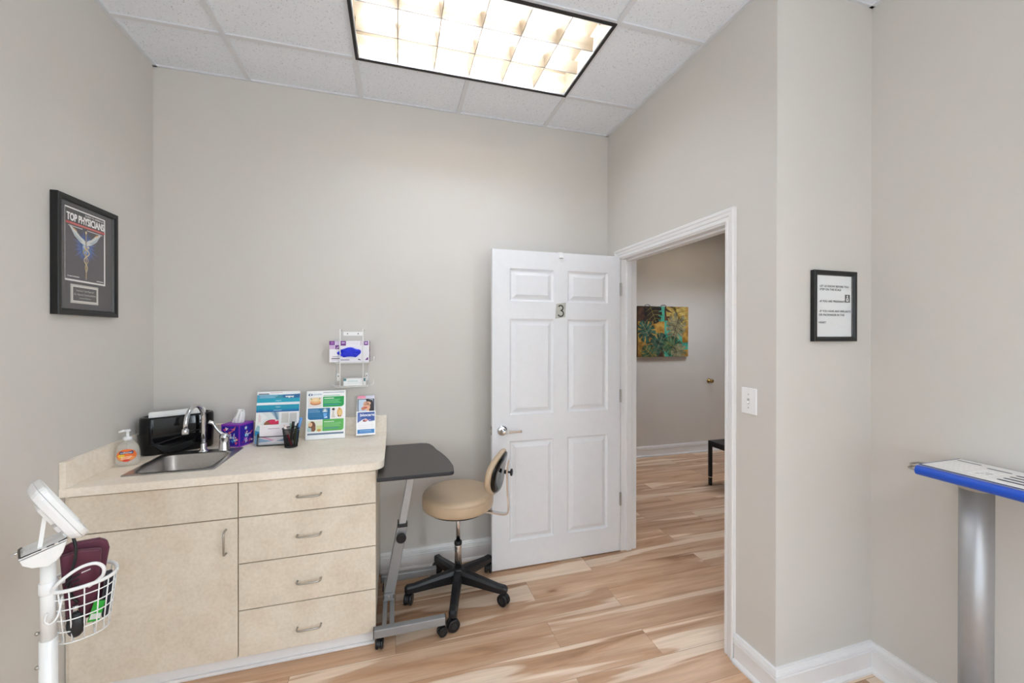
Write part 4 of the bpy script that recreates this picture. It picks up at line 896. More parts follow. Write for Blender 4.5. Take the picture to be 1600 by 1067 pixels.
# glow behind the staff
for k, (rx, ry, c) in enumerate(((0.052, 0.062, '#3c4266'), (0.042, 0.052, '#38508c'), (0.031, 0.041, '#3f6ab4'), (0.018, 0.028, '#6f9ad8'))): cv.disc(0.104, 0.150, rx, ry, c, 3 + k)
for k in range(18):
    a = 2 * PI * k / 18; L_ = 0.058 + 0.012 * (k % 3); cv.poly([(0.104 + 0.01 * math.cos(a + 0.3), 0.150 + 0.01 * math.sin(a + 0.3)), (0.104 + L_ * math.cos(a), 0.150 + L_ * math.sin(a)), (0.104 + 0.01 * math.cos(a - 0.3), 0.150 + 0.01 * math.sin(a - 0.3))], '#4a70b4', 5)
def wing(s):
    def X(d): return 0.106 + s * d
    cv.poly([(X(0.004), 0.158), (X(0.03), 0.166), (X(0.06), 0.186), (X(0.086), 0.222), (X(0.078), 0.222), (X(0.06), 0.216), (X(0.05), 0.206), (X(0.03), 0.190), (X(0.012), 0.182), (X(0.004), 0.176)], '#d5d8d2', 8)
    cv.poly([(X(0.03), 0.168), (X(0.058), 0.186), (X(0.080), 0.216), (X(0.05), 0.192), (X(0.02), 0.172)], '#aebcc4', 9)
    cv.poly([(X(0.046), 0.206), (X(0.062), 0.218), (X(0.074), 0.217), (X(0.056), 0.209)], '#dba456', 9)
wing(-1); wing(1)
cv.rect(0.1035, 0.020, 0.1085, 0.212, '#b39a6c', 9); cv.poly([(0.104, 0.022), (0.108, 0.022), (0.106, 0.010)], '#d8ccae', 9); cv.disc(0.106, 0.214, 0.005, 0.006, '#ddc79a', 10)
for s in (-1, 1):
    pts = [(0.106 + s * (0.004 + 0.016 * (k / 40)) * math.sin(k / 40 * PI * 3.2), 0.045 + 0.105 * k / 40) for k in range(41)]
    cv.band(pts, [0.003 + 0.003 * k / 40 for k in range(41)], '#cfbf98' if s > 0 else '#a8956b', 10 + (s > 0)); cv.disc(pts[-1][0], pts[-1][1] + 0.003, 0.005, 0.004, '#e2d6b4', 12)
cv.text('GUIDE TO AMERICA\'S', 0.208, 0.281, 0.0075, '#d8d4ce', 12, 0.108, 'R', bold=0.0003)
cv.text('TOP PHYSICIANS', 0.004, 0.246, 0.030, '#f6f4f0', 12, 0.205, bold=0.0012)
cv.rect(0.0, 0.231, cw - 0.008, 0.240, '#c8413a', 12); cv.rect(0.02, 0.2345, 0.19, 0.2365, '#e08b84', 13)
cv.rect(0.012, 0.222, 0.085, 0.2255, '#d0ccc8', 13); cv.rect(0.11, 0.222, 0.20, 0.2255, '#d0ccc8', 13)
cv.text('Dr. Aparna Chandrasekaran', 0.008, 0.017, 0.0045, '#f2efec', 12, 0.060, bold=0.0002); cv.rect(0.165, 0.013, 0.205, 0.0165, '#d8d4d0', 12)
o = cv.build('magazine_cover', fr); o.location = (0.050, 0.140, 0.0142); o.scale = (1.04, 1.0, 1.0); tag(o, 'magazine cover with winged staff')
pq = Print(); pq.prism([(0, 0), (0.150, 0), (0.150, 0.078), (0, 0.078)], 0, 0.001, P('#c9c3bb')); pq.T = Matrix.Translation((0, 0, 0.0011))
pq.rect(0.007, 0.007, 0.143, 0.071, '#e3ded7', 1); pq.rect(0.011, 0.011, 0.139, 0.067, '#3f3a38', 2)
pq.text('"America\'s Top Physician"', 0.075, 0.050, 0.007, '#cfc9c2', 3, 0.100, 'C'); pq.text('Dr. Aparna Chandrasekaran', 0.075, 0.034, 0.008, '#cfc9c2', 3, 0.118, 'C'); pq.text('Internal Medicine', 0.075, 0.020, 0.006, '#cfc9c2', 3, 0.060, 'C')
o = pq.build('name_plate', fr); o.location = (0.079, 0.050, 0.0142); o.scale = (1.05, 1.0, 1.0); tag(o, 'silver-edged engraved name plate')

fn = thing('framed_notice', 'black framed printed notice about stepping on the scale', 'notice', mat=frame((1.709, YE - 0.001, 1.491), (1, 0, 0), (0, 0, 1)))
framed(fn, 0.250, 0.306, 0.022, 0.020, BLACKF, M('notice_backing', '#dcdcdc', rough=0.8))
pn = Print(); pn.prism([(0, 0), (0.208, 0), (0.208, 0.264), (0, 0.264)], 0, 0.0006, P('#e2e4e5')); pn.T = Matrix.Translation((0, 0, 0.0007)); K = '#3a3a3a'
for s_, x_, y_, w_ in (('LET US KNOW BEFORE YOU', 0.012, 0.214, 0.178), ('STEP ON THE SCALE', 0.012, 0.200, 0.130), ('-IF YOU ARE PREGNANT', 0.010, 0.149, 0.156), ('-IF YOU HAVE ANY IMPLANTS', 0.009, 0.106, 0.194), ('OR PACEMAKER IN THE', 0.007, 0.090, 0.156), ('HEART', 0.006, 0.057, 0.045)):
    pn.text(s_, x_ + 0.009, y_, 0.0084, K, 1, w_ * 0.955, bold=0.0004)
pn.rect(0.168, 0.150, 0.198, 0.184, '#2c2c2c', 2); pn.disc(0.183, 0.1765, 0.0045, 0.0045, '#e2e4e5', 3); pn.poly([(0.176, 0.154), (0.190, 0.154), (0.191, 0.165), (0.187, 0.171), (0.179, 0.171), (0.175, 0.165)], '#e2e4e5', 3); pn.disc(0.183, 0.163, 0.003, 0.004, '#2c2c2c', 4)
o = pn.build('printed_page', fn); o.location = (0.021, 0.021, 0.0082)

# light switch
ls_ = thing('light_switch', 'white toggle light switch plate beside the door frame', 'light switch', mat=frame((XR - 0.0005, 1.428, 1.223), (0, -1, 0), (0, 0, 1)))
m = MB(); m.loops([[(x, y, 0) for x, y in rrect(0.080, 0.117, 0.004, 4)], [(x, y, 0.003) for x, y in rrect(0.080, 0.117, 0.004, 4)], [(x, y, 0.006) for x, y in rrect(0.074, 0.111, 0.004, 4)]], WHITEP, False); m.build('plate', ls_)
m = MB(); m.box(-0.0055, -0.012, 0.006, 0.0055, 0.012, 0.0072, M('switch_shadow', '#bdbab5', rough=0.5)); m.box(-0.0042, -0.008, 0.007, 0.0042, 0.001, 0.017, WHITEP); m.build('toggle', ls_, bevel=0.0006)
for yy in (-0.030, 0.030):
    m = MB(); m.cyl((0, yy, 0.006), (0, yy, 0.0068), 0.0032, M('switch_screw', '#b3afa8', rough=0.4, metal=0.4), 14); m.build('screw', ls_)

# ------------------------------------------------------------------ hall: leaf canvas, door stop, side table
cnv = thing('leaf_canvas', 'square painted canvas of large split leaves in teal, gold and brown in the hall', 'painting', mat=frame((2.866, YH - 0.001, 1.250), (1, 0, 0), (0, 0, 1)))
S_ = 0.738; SH = 0.632
m = MB(); m.box(0, 0, 0, S_, SH, 0.036, M('canvas_edge', '#5a4222', rough=0.7, var=0.3, scale=12)); m.build('stretched_canvas', cnv, bevel=0.002)
def PV(name, c1, c2): return M2(name, c1, c2)
def M2(name, c1, c2, scale=14, rough=0.65):
    if name in MATS: return MATS[name]
    m, nt, b = base_mat(name); tc = nd(nt, 'ShaderNodeTexCoord'); nz = nd(nt, 'ShaderNodeTexNoise'); nz.inputs['Scale'].default_value = scale; nz.inputs['Detail'].default_value = 5
    nt.links.new(tc.outputs['Object'], nz.inputs['Vector']); r = ramp(nt, [(0.38, rgb(c1)), (0.62, rgb(c2))]); nt.links.new(nz.outputs[0], r.inputs[0]); nt.links.new(r.outputs[0], b.inputs['Base Color']); b.inputs['Roughness'].default_value = rough
    MATS[name] = m; return m
GOLD = M2('paint_gold', '#9a6a1c', '#c9a04a'); TEAL = M2('paint_teal', '#2f8a74', '#58b79c'); BROWN = M2('paint_brown', '#2e1c12', '#5a3a24'); DGRN = M2('paint_deep_green', '#18362c', '#3f6a55'); GRN2 = M2('paint_mid_green', '#23452f', '#55754f'); OLIV = M2('paint_olive', '#6e6428', '#a89440'); GREY = M2('paint_grey_green', '#6f6a4e', '#a39b74'); BLK = M2('paint_umber', '#14100c', '#37291c')
lp = Print()
def R4(x0, y0, x1, y1, k, l=1): lp.rect(x0 * S_, y0 * SH, x1 * S_, y1 * SH, k, l)
R4(0, 0, 1, 1, GOLD, 1); R4(0, 0.70, 0.53, 1, BROWN, 2); R4(0.40, 0.70, 0.52, 1, TEAL, 3); R4(0, 0.30, 0.52, 0.70, GOLD, 3); R4(0.52, 0, 1, 0.72, TEAL, 2); R4(0.53, 0.72, 0.75, 1, BROWN, 3); R4(0.75, 0.72, 1, 1, GOLD, 3); R4(0.88, 0.28, 1, 0.72, GOLD, 4); R4(0.70, 0.0, 1, 0.14, GOLD, 4); R4(0, 0, 0.52, 0.30, M2('paint_rust_gold', '#7a5420', '#b58a3e'), 2)
def leaf(cx, cy, r, rot, k, vein, l, cuts=5, asp=0.8):
    """a split leaf: heart outline with notches running in toward the midrib"""
    pts = []; n = 96
    for i in range(n):
        a = 2 * PI * i / n; q = abs(((a - PI / 2 + PI) % (2 * PI)) - PI)      # 0 at tip
        rad = 1.0 - 0.18 * math.cos(q) - (0.45 if q > 2.9 else 0)
        ph = (q * cuts / 2.4) % 1.0
        if 0.45 < q < 2.7 and ph < 0.22: rad *= 0.50
        x = rad * math.cos(a) * asp; y = rad * math.sin(a)
        pts.append((cx * S_ + r * (x * math.cos(rot) - y * math.sin(rot)), cy * SH + r * (x * math.sin(rot) + y * math.cos(rot))))
    pts = [(min(max(x, 0.0), S_), min(max(y, 0.0), SH)) for x, y in pts]
    c = (min(max(cx * S_, 0.01), S_ - .01), min(max(cy * SH, 0.01), SH - .01))
    lp.add([(c[0], c[1], lp.z(l))] + [(x, y, lp.z(l)) for x, y in pts], [(0, 1 + i, 1 + (i + 1) % n) for i in range(n)], k)
    def tr(x, y): return (min(max(cx * S_ + r * (x * math.cos(rot) - y * math.sin(rot)), 0), S_), min(max(cy * SH + r * (x * math.sin(rot) + y * math.cos(rot)), 0), SH))
    lp.band([tr(0, -0.9), tr(0, 0.75)], 0.006, vein, l + 1)
    for s in (-1, 1):
        for j in range(4): lp.band([tr(0, -0.5 + 0.3 * j), tr(s * 0.6, -0.35 + 0.34 * j)], 0.004, vein, l + 1)
leaf(0.30, 0.86, 0.16, R(200), BLK, OLIV, 5); leaf(0.15, 0.53, 0.155, R(30), DGRN, GREY, 6); leaf(0.80, 0.82, 0.19, R(215), M2('paint_ochre', '#a5863a', '#cdb566'), BLK, 6); leaf(0.74, 0.56, 0.18, R(160), GREY, BLK, 7)
leaf(0.42, 0.27, 0.165, R(-25), DGRN, GREY, 8); leaf(0.20, 0.08, 0.13, R(40), GRN2, GOLD, 9); leaf(0.66, 0.22, 0.155, R(60), GRN2, OLIV, 10); leaf(0.78, 0.10, 0.12, R(100), GREY, DGRN, 11); lp.poly([(0.38 * S_, 0.0), (0.50 * S_, 0.0), (0.49 * S_, 0.10 * SH), (0.44 * S_, 0.09 * SH)], BROWN, 13)
o = lp.build('painted_leaves', cnv); o.location = (0, 0, 0.0362)
m = MB()
for a, b in ((0.16, 0.26), (0.48, 0.58)):
    m.tube(smooth_path([(a * S_, SH + 0.012, 0.004), ((a + b) / 2 * S_, SH + 0.024, 0.003), (b * S_, SH + 0.016, 0.004)], 4), 0.003, BLACKM, 6)
    for q in (a, b): m.tube([(q * S_, SH - 0.002, 0.012), (q * S_, SH + 0.014, 0.004)], 0.002, BLACKM, 6)
m.build('hanging_wire', cnv)
ds = thing('door_stop', 'small brass door stop knob on the hall wall', 'door stop', mat=frame((3.958, YH - 0.0005, 0.925), (1, 0, 0), (0, 0, 1)))
BRASS = M('brass', '#a98a52', rough=0.25, metal=1.0, var=0.08)
m = MB(); m.lathe([(0.030, 0), (0.030, 0.004), (0.022, 0.010), (0.012, 0.014), (0.010, 0.040)], BRASS, 20); m.build('rose', ds)
m = MB(); m.lathe([(0.014, 0.038), (0.024, 0.046), (0.027, 0.058), (0.022, 0.070), (0.010, 0.076)], BRASS, 20); m.build('knob', ds)
st = thing('side_table', 'black metal framed low table seen through the doorway', 'table', (3.055, 2.92, 0))
tw_, td_, th_ = 0.60, 0.44, 0.452
m = MB(); m.box(0, 0, th_ - 0.012, tw_, td_, th_, BLACKM); m.build('tabletop', st, bevel=0.001)
m = MB(); m.box(0.0, 0.025, th_ - 0.052, 0.025, td_ - 0.025, th_ - 0.0125, BLACKM); m.box(tw_ - 0.025, 0.025, th_ - 0.052, tw_, td_ - 0.025, th_ - 0.0125, BLACKM); m.box(0.025, td_ - 0.025, th_ - 0.052, tw_ - 0.025, td_, th_ - 0.0125, BLACKM); m.box(0.025, 0.0, th_ - 0.052, tw_ - 0.025, 0.025, th_ - 0.0125, BLACKM); m.build('apron', st)
for a in (0, tw_ - 0.028):
    for b in (0, td_ - 0.028):
        m = MB(); m.box(a, b, 0.088, a + 0.028, b + 0.028, th_ - 0.0125, BLACKM); m.box(a + 0.001, b + 0.001, 0.0, a + 0.027, b + 0.027, 0.080, BLACKM); lg = m.build('leg', st)
        m = MB(); m.box(a - 0.001, b - 0.001, 0.080, a + 0.029, b + 0.029, 0.088, CHROME); m.build('leg_ring', lg)

# ------------------------------------------------------------------ wheeled base used by the stool and the gauge stand
def caster(parent, c, ang, rw, tw, mat):
    """twin-wheel castor at c (floor point), rolling direction ang"""
    m = MB(); ax = Vector((-math.sin(ang), math.cos(ang), 0)); ce = Vector(c) + Vector((0, 0, rw))
    for s in (-1, 1):
        p0 = ce + ax * s * tw * 0.18; p1 = ce + ax * s * tw * 0.5; ps = [p0, p0 + (p1 - p0) * 0.15, p0 + (p1 - p0) * 0.85, p1]
        m.tube(ps, [rw * 0.94, rw, rw, rw * 0.88], mat, 26); m.tube([p1, p1 + ax * s * 0.0015], [rw * 0.45, rw * 0.40], M('castor_hub', '#2b2b2d', rough=0.3), 18)
    o = m.build('caster', parent); hd = MB()
    arc = [(math.cos(a), math.sin(a)) for a in [PI * k / 10 for k in range(11)]]
    di = Vector((math.cos(ang), math.sin(ang), 0)); ls = []
    for x, z in arc:
        cc = ce + di * x * rw * 1.02 + Vector((0, 0, z * rw * 1.02)); c2 = ce + di * x * rw * 0.86 + Vector((0, 0, z * rw * 0.86))
        ls.append([cc - ax * tw * 0.17, cc + ax * tw * 0.17, c2 + ax * tw * 0.17, c2 - ax * tw * 0.17])
    hd.loops(ls, mat, False); hd.cyl(ce + Vector((0, 0, rw * 0.8)), ce + Vector((0, 0, rw * 1.55)), rw * 0.28, mat, 14)
    hd.build('fork', o)
def star(t, radius, angs, zin, zout, w0, w1, rw, mat, cmat):
    for i, a in enumerate(angs):
        a = R(a); d = Vector((math.cos(a), math.sin(a), 0)); s = Vector((-d.y, d.x, 0)); m = MB(); ls = []
        for r, zb, zt, w in ((0.012, zin[0], zin[1], w0), (radius * 0.35, zin[0] + 0.2 * (zout[0] - zin[0]), zin[1] + 0.32 * (zout[1] - zin[1]), w0 * 0.95), (radius * 0.88, zout[0], zout[1] + 0.002, w1), (radius * 1.03, zout[0] + 0.001, zout[1] - 0.001, w1), (radius * 1.08, zout[0] + 0.006, zout[1] - 0.010, w1 * 0.7)):
            b = (zt - zb) * 0.30
            ls.append([d * r + s * x + Vector((0, 0, z)) for x, z in ((-w, zb), (w, zb), (w, zt - b), (w * 0.65, zt), (-w * 0.65, zt), (-w, zt - b))])
        m.loops(ls, mat, False); o = m.build('base_leg', t, bevel=0.003); 
        caster(o, tuple(d * radius), a + R(70 + 47 * i), rw, rw * 1.35, cmat)

# ------------------------------------------------------------------ stool
so = thing('rolling_stool', 'tan vinyl rolling stool with a backrest in front of the open door', 'stool', (0.350, 2.330, 0))
star(so, 0.280, [181, 256, 326, 38, 109], (0.085, 0.158), (0.070, 0.110), 0.025, 0.021, 0.032, BLACKP, BLACKP)
m = MB(); m.lathe([(0.030, 0.075), (0.036, 0.085), (0.036, 0.140), (0.030, 0.160), (0.024, 0.166)], BLACKP, 28); m.build('hub', so)
m = MB(); m.lathe([(0.0205, 0.150), (0.0205, 0.300), (0.0195, 0.302)], CHROME, 28); m.lathe([(0.0212, 0.276), (0.0212, 0.291)], CHROME, 28, cap0=False, cap1=False); m.build('lift_sleeve', so)
m = MB(); m.lathe([(0.0215, 0.298), (0.0225, 0.303), (0.0225, 0.316), (0.018, 0.320)], BLACKP, 28); m.build('collar', so)
m = MB(); m.lathe([(0.0125, 0.30), (0.0125, 0.52)], CHROME, 24); m.build('lift_rod', so)
m = MB(); m.lathe([(0.196, 0.527), (0.203, 0.533), (0.2055, 0.550), (0.2055, 0.580), (0.2035, 0.586), (0.2045, 0.589), (0.202, 0.600), (0.192, 0.609), (0.165, 0.613), (0.09, 0.614), (0.02, 0.612)], VINYL, 64); m.build('seat', so)
m = MB(); m.lathe([(0.06, 0.500), (0.175, 0.512), (0.186, 0.5268), (0.1, 0.5268)], BLACKP, 40); m.box(-0.05, -0.05, 0.490, 0.05, 0.05, 0.512, BLACKP); m.build('seat_plate', so)
BA = R(-28); bd = Vector((math.cos(BA), math.sin(BA), 0)); bs_ = Vector((-bd.y, bd.x, 0))
def RB(r, s, z): return bd * r + bs_ * s + Vector((0, 0, z))
m = MB(); path = smooth_path([RB(0.10, 0, 0.507), RB(0.21, 0, 0.503), RB(0.272, 0, 0.500), RB(0.297, 0, 0.512), RB(0.302, 0, 0.545), RB(0.296, 0, 0.64), RB(0.294, 0, 0.74), RB(0.300, 0, 0.785), RB(0.306, 0, 0.812)], 6)
ls = []
for i, q in enumerate(path):
    tgt = (path[min(i + 1, len(path) - 1)] - path[max(i - 1, 0)]).normalized(); nn = bs_.cross(tgt)
    ls.append([q + bs_ * 0.0125 * a + nn * 0.0048 * b for a, b in ((-1, -1), (1, -1), (1, 1), (-1, 1))])
m.loops(ls, CHROME, False); m.build('back_bar', so)
m = MB()
for r in (0.15, 0.185): m.cyl(RB(r, 0, 0.495), RB(r, 0, 0.508), 0.008, BLACKM, 12)
m.build('bar_bolts', so)
tl = R(9); ce = RB(0.246, 0, 0.742)
bn_ = (bd * math.cos(tl) - Vector((0, 0, 1)) * math.sin(tl)); bu = bd * math.sin(tl) + Vector((0, 0, 1)) * math.cos(tl)
def pad(fs, mat):
    m = MB(); ls = []
    for f_, off in fs:
        ls.append([ce + bs_ * (0.165 * f_ * math.copysign(abs(math.cos(a)) ** 0.85, math.cos(a))) + bu * (0.119 * f_ * math.copysign(abs(math.sin(a)) ** 0.9, math.sin(a)) ) + bn_ * (off - 0.030 * (math.cos(a) * f_) ** 2) for a in [2 * PI * k / 48 for k in range(48)]])
    m.loops(ls, mat, True); return m
pad(((0.5, -0.026), (0.85, -0.024), (0.96, -0.016), (1.0, -0.002), (0.99, 0.008), (0.95, 0.014)), VINYL).build('back_cushion', so)
o = pad(((0.90, 0.0145), (0.90, 0.018), (0.84, 0.024), (0.70, 0.026), (0.62, 0.022), (0.3, 0.021)), BLACKG).build('back_shell', so)
m = MB(); m.cyl(RB(0.276, 0, 0.74), RB(0.294, 0, 0.74), 0.011, BLACKM, 14); m.cyl(RB(0.297, 0, 0.74), RB(0.312, 0, 0.74), 0.006, BLACKM, 12)
kp = RB(0.312, 0, 0.74)
m.tube([kp, kp + bd * 0.004, kp + bd * 0.010, kp + bd * 0.012], [0.016, 0.021, 0.020, 0.012], BLACKP, 12); m.build('back_knob', so)

# ------------------------------------------------------------------ height-adjustable rolling table
rt = thing('rolling_table', 'dark grey rolling laptop table with a silver leaning post beside the cabinet', 'table', (0, 0, 0))
TOP = M('charcoal_laminate', '#47423f', rough=0.38, var=0.03); TEDGE = M('charcoal_edge', '#1e2127', rough=0.35)
out = [(-0.086, 1.985), (0.255, 1.985), (0.272, 1.990), (0.280, 2.003), (0.288, 2.08)] + [(0.288 - 0.004 * k - 0.0024 * k * k, 2.10 + 0.075 * k) for k in range(1, 5)]
out += [(0.222, 2.475), (0.205, 2.535), (0.185, 2.558), (0.15, 2.570), (-0.086, 2.570)]
m = MB(); m.prism(out, 0.8225, 0.840, TEDGE); m.build('edge_band', rt, bevel=0.004)
cxm, cym = 0.1, 2.27; m = MB(); m.prism([(cxm + (x - cxm) * 0.985, cym + (y - cym) * 0.990) for x, y in out], 0.8402, 0.8412, TOP); m.build('tabletop', rt)
for name, y0, x0, x1 in (('foot_bar', 2.018, -0.100, 0.240), ('foot_bar', 2.462, -0.080, 0.238)):
    m = MB(); m.box(x0, y0, 0.062, x1, y0 + 0.034, 0.102, SILVERP); o = m.build(name, rt, bevel=0.003)
    for xx in (x0, x1):
        m = MB(); m.box(xx - 0.003 if xx == x0 else xx, y0 + 0.001, 0.0625, xx if xx == x0 else xx + 0.003, y0 + 0.033, 0.1015, BLACKP); m.build('end_cap', o)
    for xx in (x0 + 0.026, x1 - 0.014):
        caster(o, (xx, y0 + 0.02, 0), R(80 if xx < 0 else 20), 0.024, 0.034, BLACKP)
for xx in (-0.054, -0.018):
    m = MB(); m.box(xx - 0.011, 2.0525, 0.066, xx + 0.011, 2.4615, 0.090, SILVERP); m.build('cross_rail', rt, bevel=0.002)
m = MB(); m.box(-0.063, 2.245, 0.0905, -0.008, 2.300, 0.100, SILVERP); m.box(-0.058, 2.240, 0.100, -0.014, 2.304, 0.132, SILVERP); m.cyl((-0.036, 2.238, 0.117), (-0.036, 2.2405, 0.117), 0.007, CHROME, 14); m.build('post_bracket', rt, bevel=0.004)
def leanbox(p0, p1, w, d, mat, name, bevel=0.004):
    m = MB(); m.loops([[(p[0] + a * w / 2, 2.272 + b * d / 2, p[1]) for a, b in ((-1, -1), (1, -1), (1, 1), (-1, 1))] for p in (p0, p1)], mat, False); return m.build(name, rt, bevel=bevel)
leanbox((-0.034, 0.112), (0.036, 0.478), 0.056, 0.034, SILVERP, 'lower_post'); leanbox((0.024, 0.43), (0.096, 0.8225), 0.040, 0.024, M('silver_paint_light', '#b6b6b7', rough=0.4, metal=0.3), 'upper_post')
m = MB(); m.box(0.012, 2.249, 0.474, 0.062, 2.295, 0.490, BLACKP); m.box(0.010, 2.249, 0.474, 0.016, 2.295, 0.502, BLACKP); m.build('post_collar', rt, bevel=0.002)
m = MB(); m.tube([(0.029, 2.257, 0.424), (0.029, 2.240, 0.424), (0.029, 2.236, 0.424), (0.029, 2.228, 0.424), (0.029, 2.226, 0.424)], [0.009, 0.010, 0.026, 0.026, 0.022], BLACKP, 24); m.build('clamp_knob', rt)
m = MB(); m.box(0.04, 2.17, 0.8145, 0.16, 2.37, 0.8222, SILVERP); m.build('mounting_plate', rt)

# ------------------------------------------------------------------ gauge stand with basket, near the camera
KS = 1.1; PP = Vector((-0.8745, 1.342, 0)); E_ = Vector((0.844, 0.536, 0)); G_ = Vector((-0.536, 0.844, 0))
def SP(e, z, g=0.0): return PP + E_ * (e * KS) + G_ * (g * KS) + Vector((0, 0, H + (z - H) * KS))
ZP = SP(0, 0.98).z
vs_ = thing('blood_pressure_stand', 'white mobile blood pressure gauge stand with a wire basket beside the cabinet', 'gauge stand', (PP.x, PP.y, 0))
off = -Vector((PP.x, PP.y, 0))
def L(e, z, g=0.0): return SP(e, z, g) + off
star(vs_, 0.235, [10, 82, 154, 226, 298], (0.060, 0.100), (0.056, 0.082), 0.018, 0.014, 0.025, WHITEM, BLACKP)
jz = L(0, 0.791).z
m = MB(); m.lathe([(0.030, 0.055), (0.030, 0.11), (0.0175, 0.125), (0.0172, jz), (0.0150, jz + 0.002)], WHITEM, 28, (0.002, 0.001, 0)); m.build('lower_tube', vs_)
m = MB(); m.lathe([(0.0148, jz - 0.02), (0.0148, ZP + 0.01)], WHITEM, 28, (0.002, 0.001, 0)); m.build('upper_tube', vs_)
m = MB(); cz0, cz1 = L(0, 0.902).z, L(0, 0.930).z
m.lathe([(0.0165, cz0), (0.0178, cz0 + 0.002), (0.0178, cz1 - 0.002), (0.0165, cz1)], WHITEP, 28, (0.002, 0.001, 0)); m.tube([L(0.010, 0.917, 0.006), L(0.028, 0.915, 0.010)], 0.006, WHITEP, 10)
m.build('basket_clamp', vs_)
for k, zz in enumerate((0.815, 0.735)):
    m = MB(); q = L(-0.0155, zz, -0.002); m.sphere(q, 0.005, SATIN, 12, 8); m.build('screw', vs_)
# saddle bracket that carries the gauge
m = MB(); sad = [(-0.040, 1.006), (-0.036, 0.994), (-0.022, 0.983), (0.002, 0.978), (0.016, 0.986), (0.025, 1.000), (0.032, 1.026)]
m.loops([[L(e, z, gg) for e, z in sad] for gg in (0.034, -0.034)], WHITEM, False); m.build('saddle', vs_, bevel=0.002)
m = MB(); m.loops([[L(e, z + 0.003, gg) for e, z in ((-0.041, 1.0065), (0.032, 1.0265), (0.0315, 1.029), (-0.0415, 1.009))] for gg in (0.037, -0.037)], M('saddle_plate', '#e6e5e3', rough=0.5), False); m.build('tilt_plate', vs_)
m = MB(); m.tube([L(-0.040, 1.0135, -0.034), L(-0.008, 1.0215, -0.036)], 0.0016, BLACKM, 6); m.tube([L(0.0, 1.0240, -0.036), L(0.012, 1.0268, -0.036)], 0.0016, BLACKM, 6); m.tube([L(0.018, 1.0285, -0.036), L(0.032, 1.0335, -0.034)], 0.0016, BLACKM, 6); m.build('black_trim', vs_)
m = MB(); m.tube([L(-0.037, 1.016, 0.0), L(-0.055, 1.013, 0.0)], 0.0032, CHROME, 10); m.tube([L(-0.040, 1.010, -0.03), L(-0.042, 1.022, 0.0), L(-0.040, 1.014, 0.032)], 0.0022, M('bail_wire', '#6a625c', rough=0.4, metal=0.7), 8); m.build('pivot_pin', vs_)
m = MB(); a0, a1 = L(-0.011, 1.018, -0.012), L(-0.003, 1.090, -0.006); m.loops([[p + E_ * x + G_ * y for x, y in ((-.004, -.007), (.004, -.007), (.004, .007), (-.004, .007))] for p in (a0, a1)], WHITEM, False); m.build('prop_strut', vs_)
# gauge body: square dial case seen almost edge-on
tt = (E_ * 0.474 - Vector((0, 0, 1)) * 0.88).normalized(); nn = (E_ * 0.88 + Vector((0, 0, 1)) * 0.474).normalized()
yawg = R(-6); n2 = nn * math.cos(yawg) - G_ * math.sin(yawg); g2 = G_ * math.cos(yawg) + nn * math.sin(yawg)
cen = L(0.026, 1.101, 0.0)
Fg = frame(cen, g2, -tt)
m = MB(); m.T = Fg; w = 0.166
def rr(s, r, z): return [(x, y, z) for x, y in rrect(s, s, r, 5)]
m.loops([rr(w - 0.040, 0.030, -0.0300), rr(w - 0.020, 0.032, -0.0285), rr(w - 0.004, 0.034, -0.0175), rr(w, 0.036, -0.0125), rr(w, 0.036, -0.0112)], WHITEP, False); gh_ = m.build('gauge_case', vs_)
m = MB(); m.T = Fg; m.loops([rr(w, 0.036, -0.0105), rr(w, 0.036, 0.0), rr(w - 0.006, 0.034, 0.003), rr(w - 0.022, 0.028, 0.003), rr(w - 0.028, 0.026, -0.006)], WHITEM, False, cap0=True, cap1=False); m.build('bezel', gh_)
m = MB(); m.T = Fg; m.loops([rr(w - 0.028, 0.026, -0.0062), rr(w - 0.028, 0.026, -0.0055)], M('dial_face', '#d9d3c8', rough=0.5), False); 
for k in range(31):
    a = R(225 - 270 * k / 30); r0 = 0.052 if k % 5 else 0.048
    m.tube([(r0 * math.cos(a), r0 * math.sin(a), -0.0052), (0.058 * math.cos(a), 0.058 * math.sin(a), -0.0052)], 0.0007, BLACKM, 4)
m.tube([(0, 0, -0.004), (-0.033, -0.033, -0.004)], [0.002, 0.0006], BLACKM, 6); m.build('dial', gh_)
m = MB(); m.T = Fg; m.box(-0.03, -0.02, -0.038, 0.03, 0.03, -0.030, WHITEP); m.box(-0.012, -0.052, -0.040, 0.012, -0.034, -0.0295, WHITEP); m.box(-0.02, -0.070, -0.036, 0.02, -0.058, -0.027, WHITEP); m.build('rear_mount', gh_, bevel=0.002)
# basket
CE, CG = 0.060, 0.034
def BK(a, f):      # a round, f 0 bottom .. 1 top
    r = 0.047 + 0.014 * f; z = 0.768 + 0.134 * f
    x = r * 1.05 * math.copysign(abs(math.cos(a)) ** 0.8, math.cos(a)); y = r * math.copysign(abs(math.sin(a)) ** 0.8, math.sin(a))
    return L(CE + x * (0.95), z, CG + y)
bk = MB(); N = 48
bk.tube([BK(2 * PI * k / N, 1.0) for k in range(N)], 0.0050, WHITEM, 10, closed=True); o = bk.build('basket_rim', vs_)
bk = MB()
for f in (0.0, 0.22, 0.44, 0.64, 0.84): bk.tube([BK(2 * PI * k / N, f) for k in range(N)], 0.0018, WHITEM, 6, closed=True)
for k in range(18): a = 2 * PI * (k + 0.5) / 18; bk.tube([BK(a, 0), BK(a, 0.5), BK(a, 1.0)], 0.0017, WHITEM, 6)
for k in range(-2, 3):
    e0 = 0.018 * k; h_ = 0.042 * math.sqrt(max(0.05, 1 - (e0 / 0.047) ** 2)); bk.tube([L(CE + e0, 0.768, CG - h_), L(CE + e0, 0.768, CG + h_)], 0.0016, WHITEM, 6)
tag(bk.build('basket', vs_), 'white wire basket')
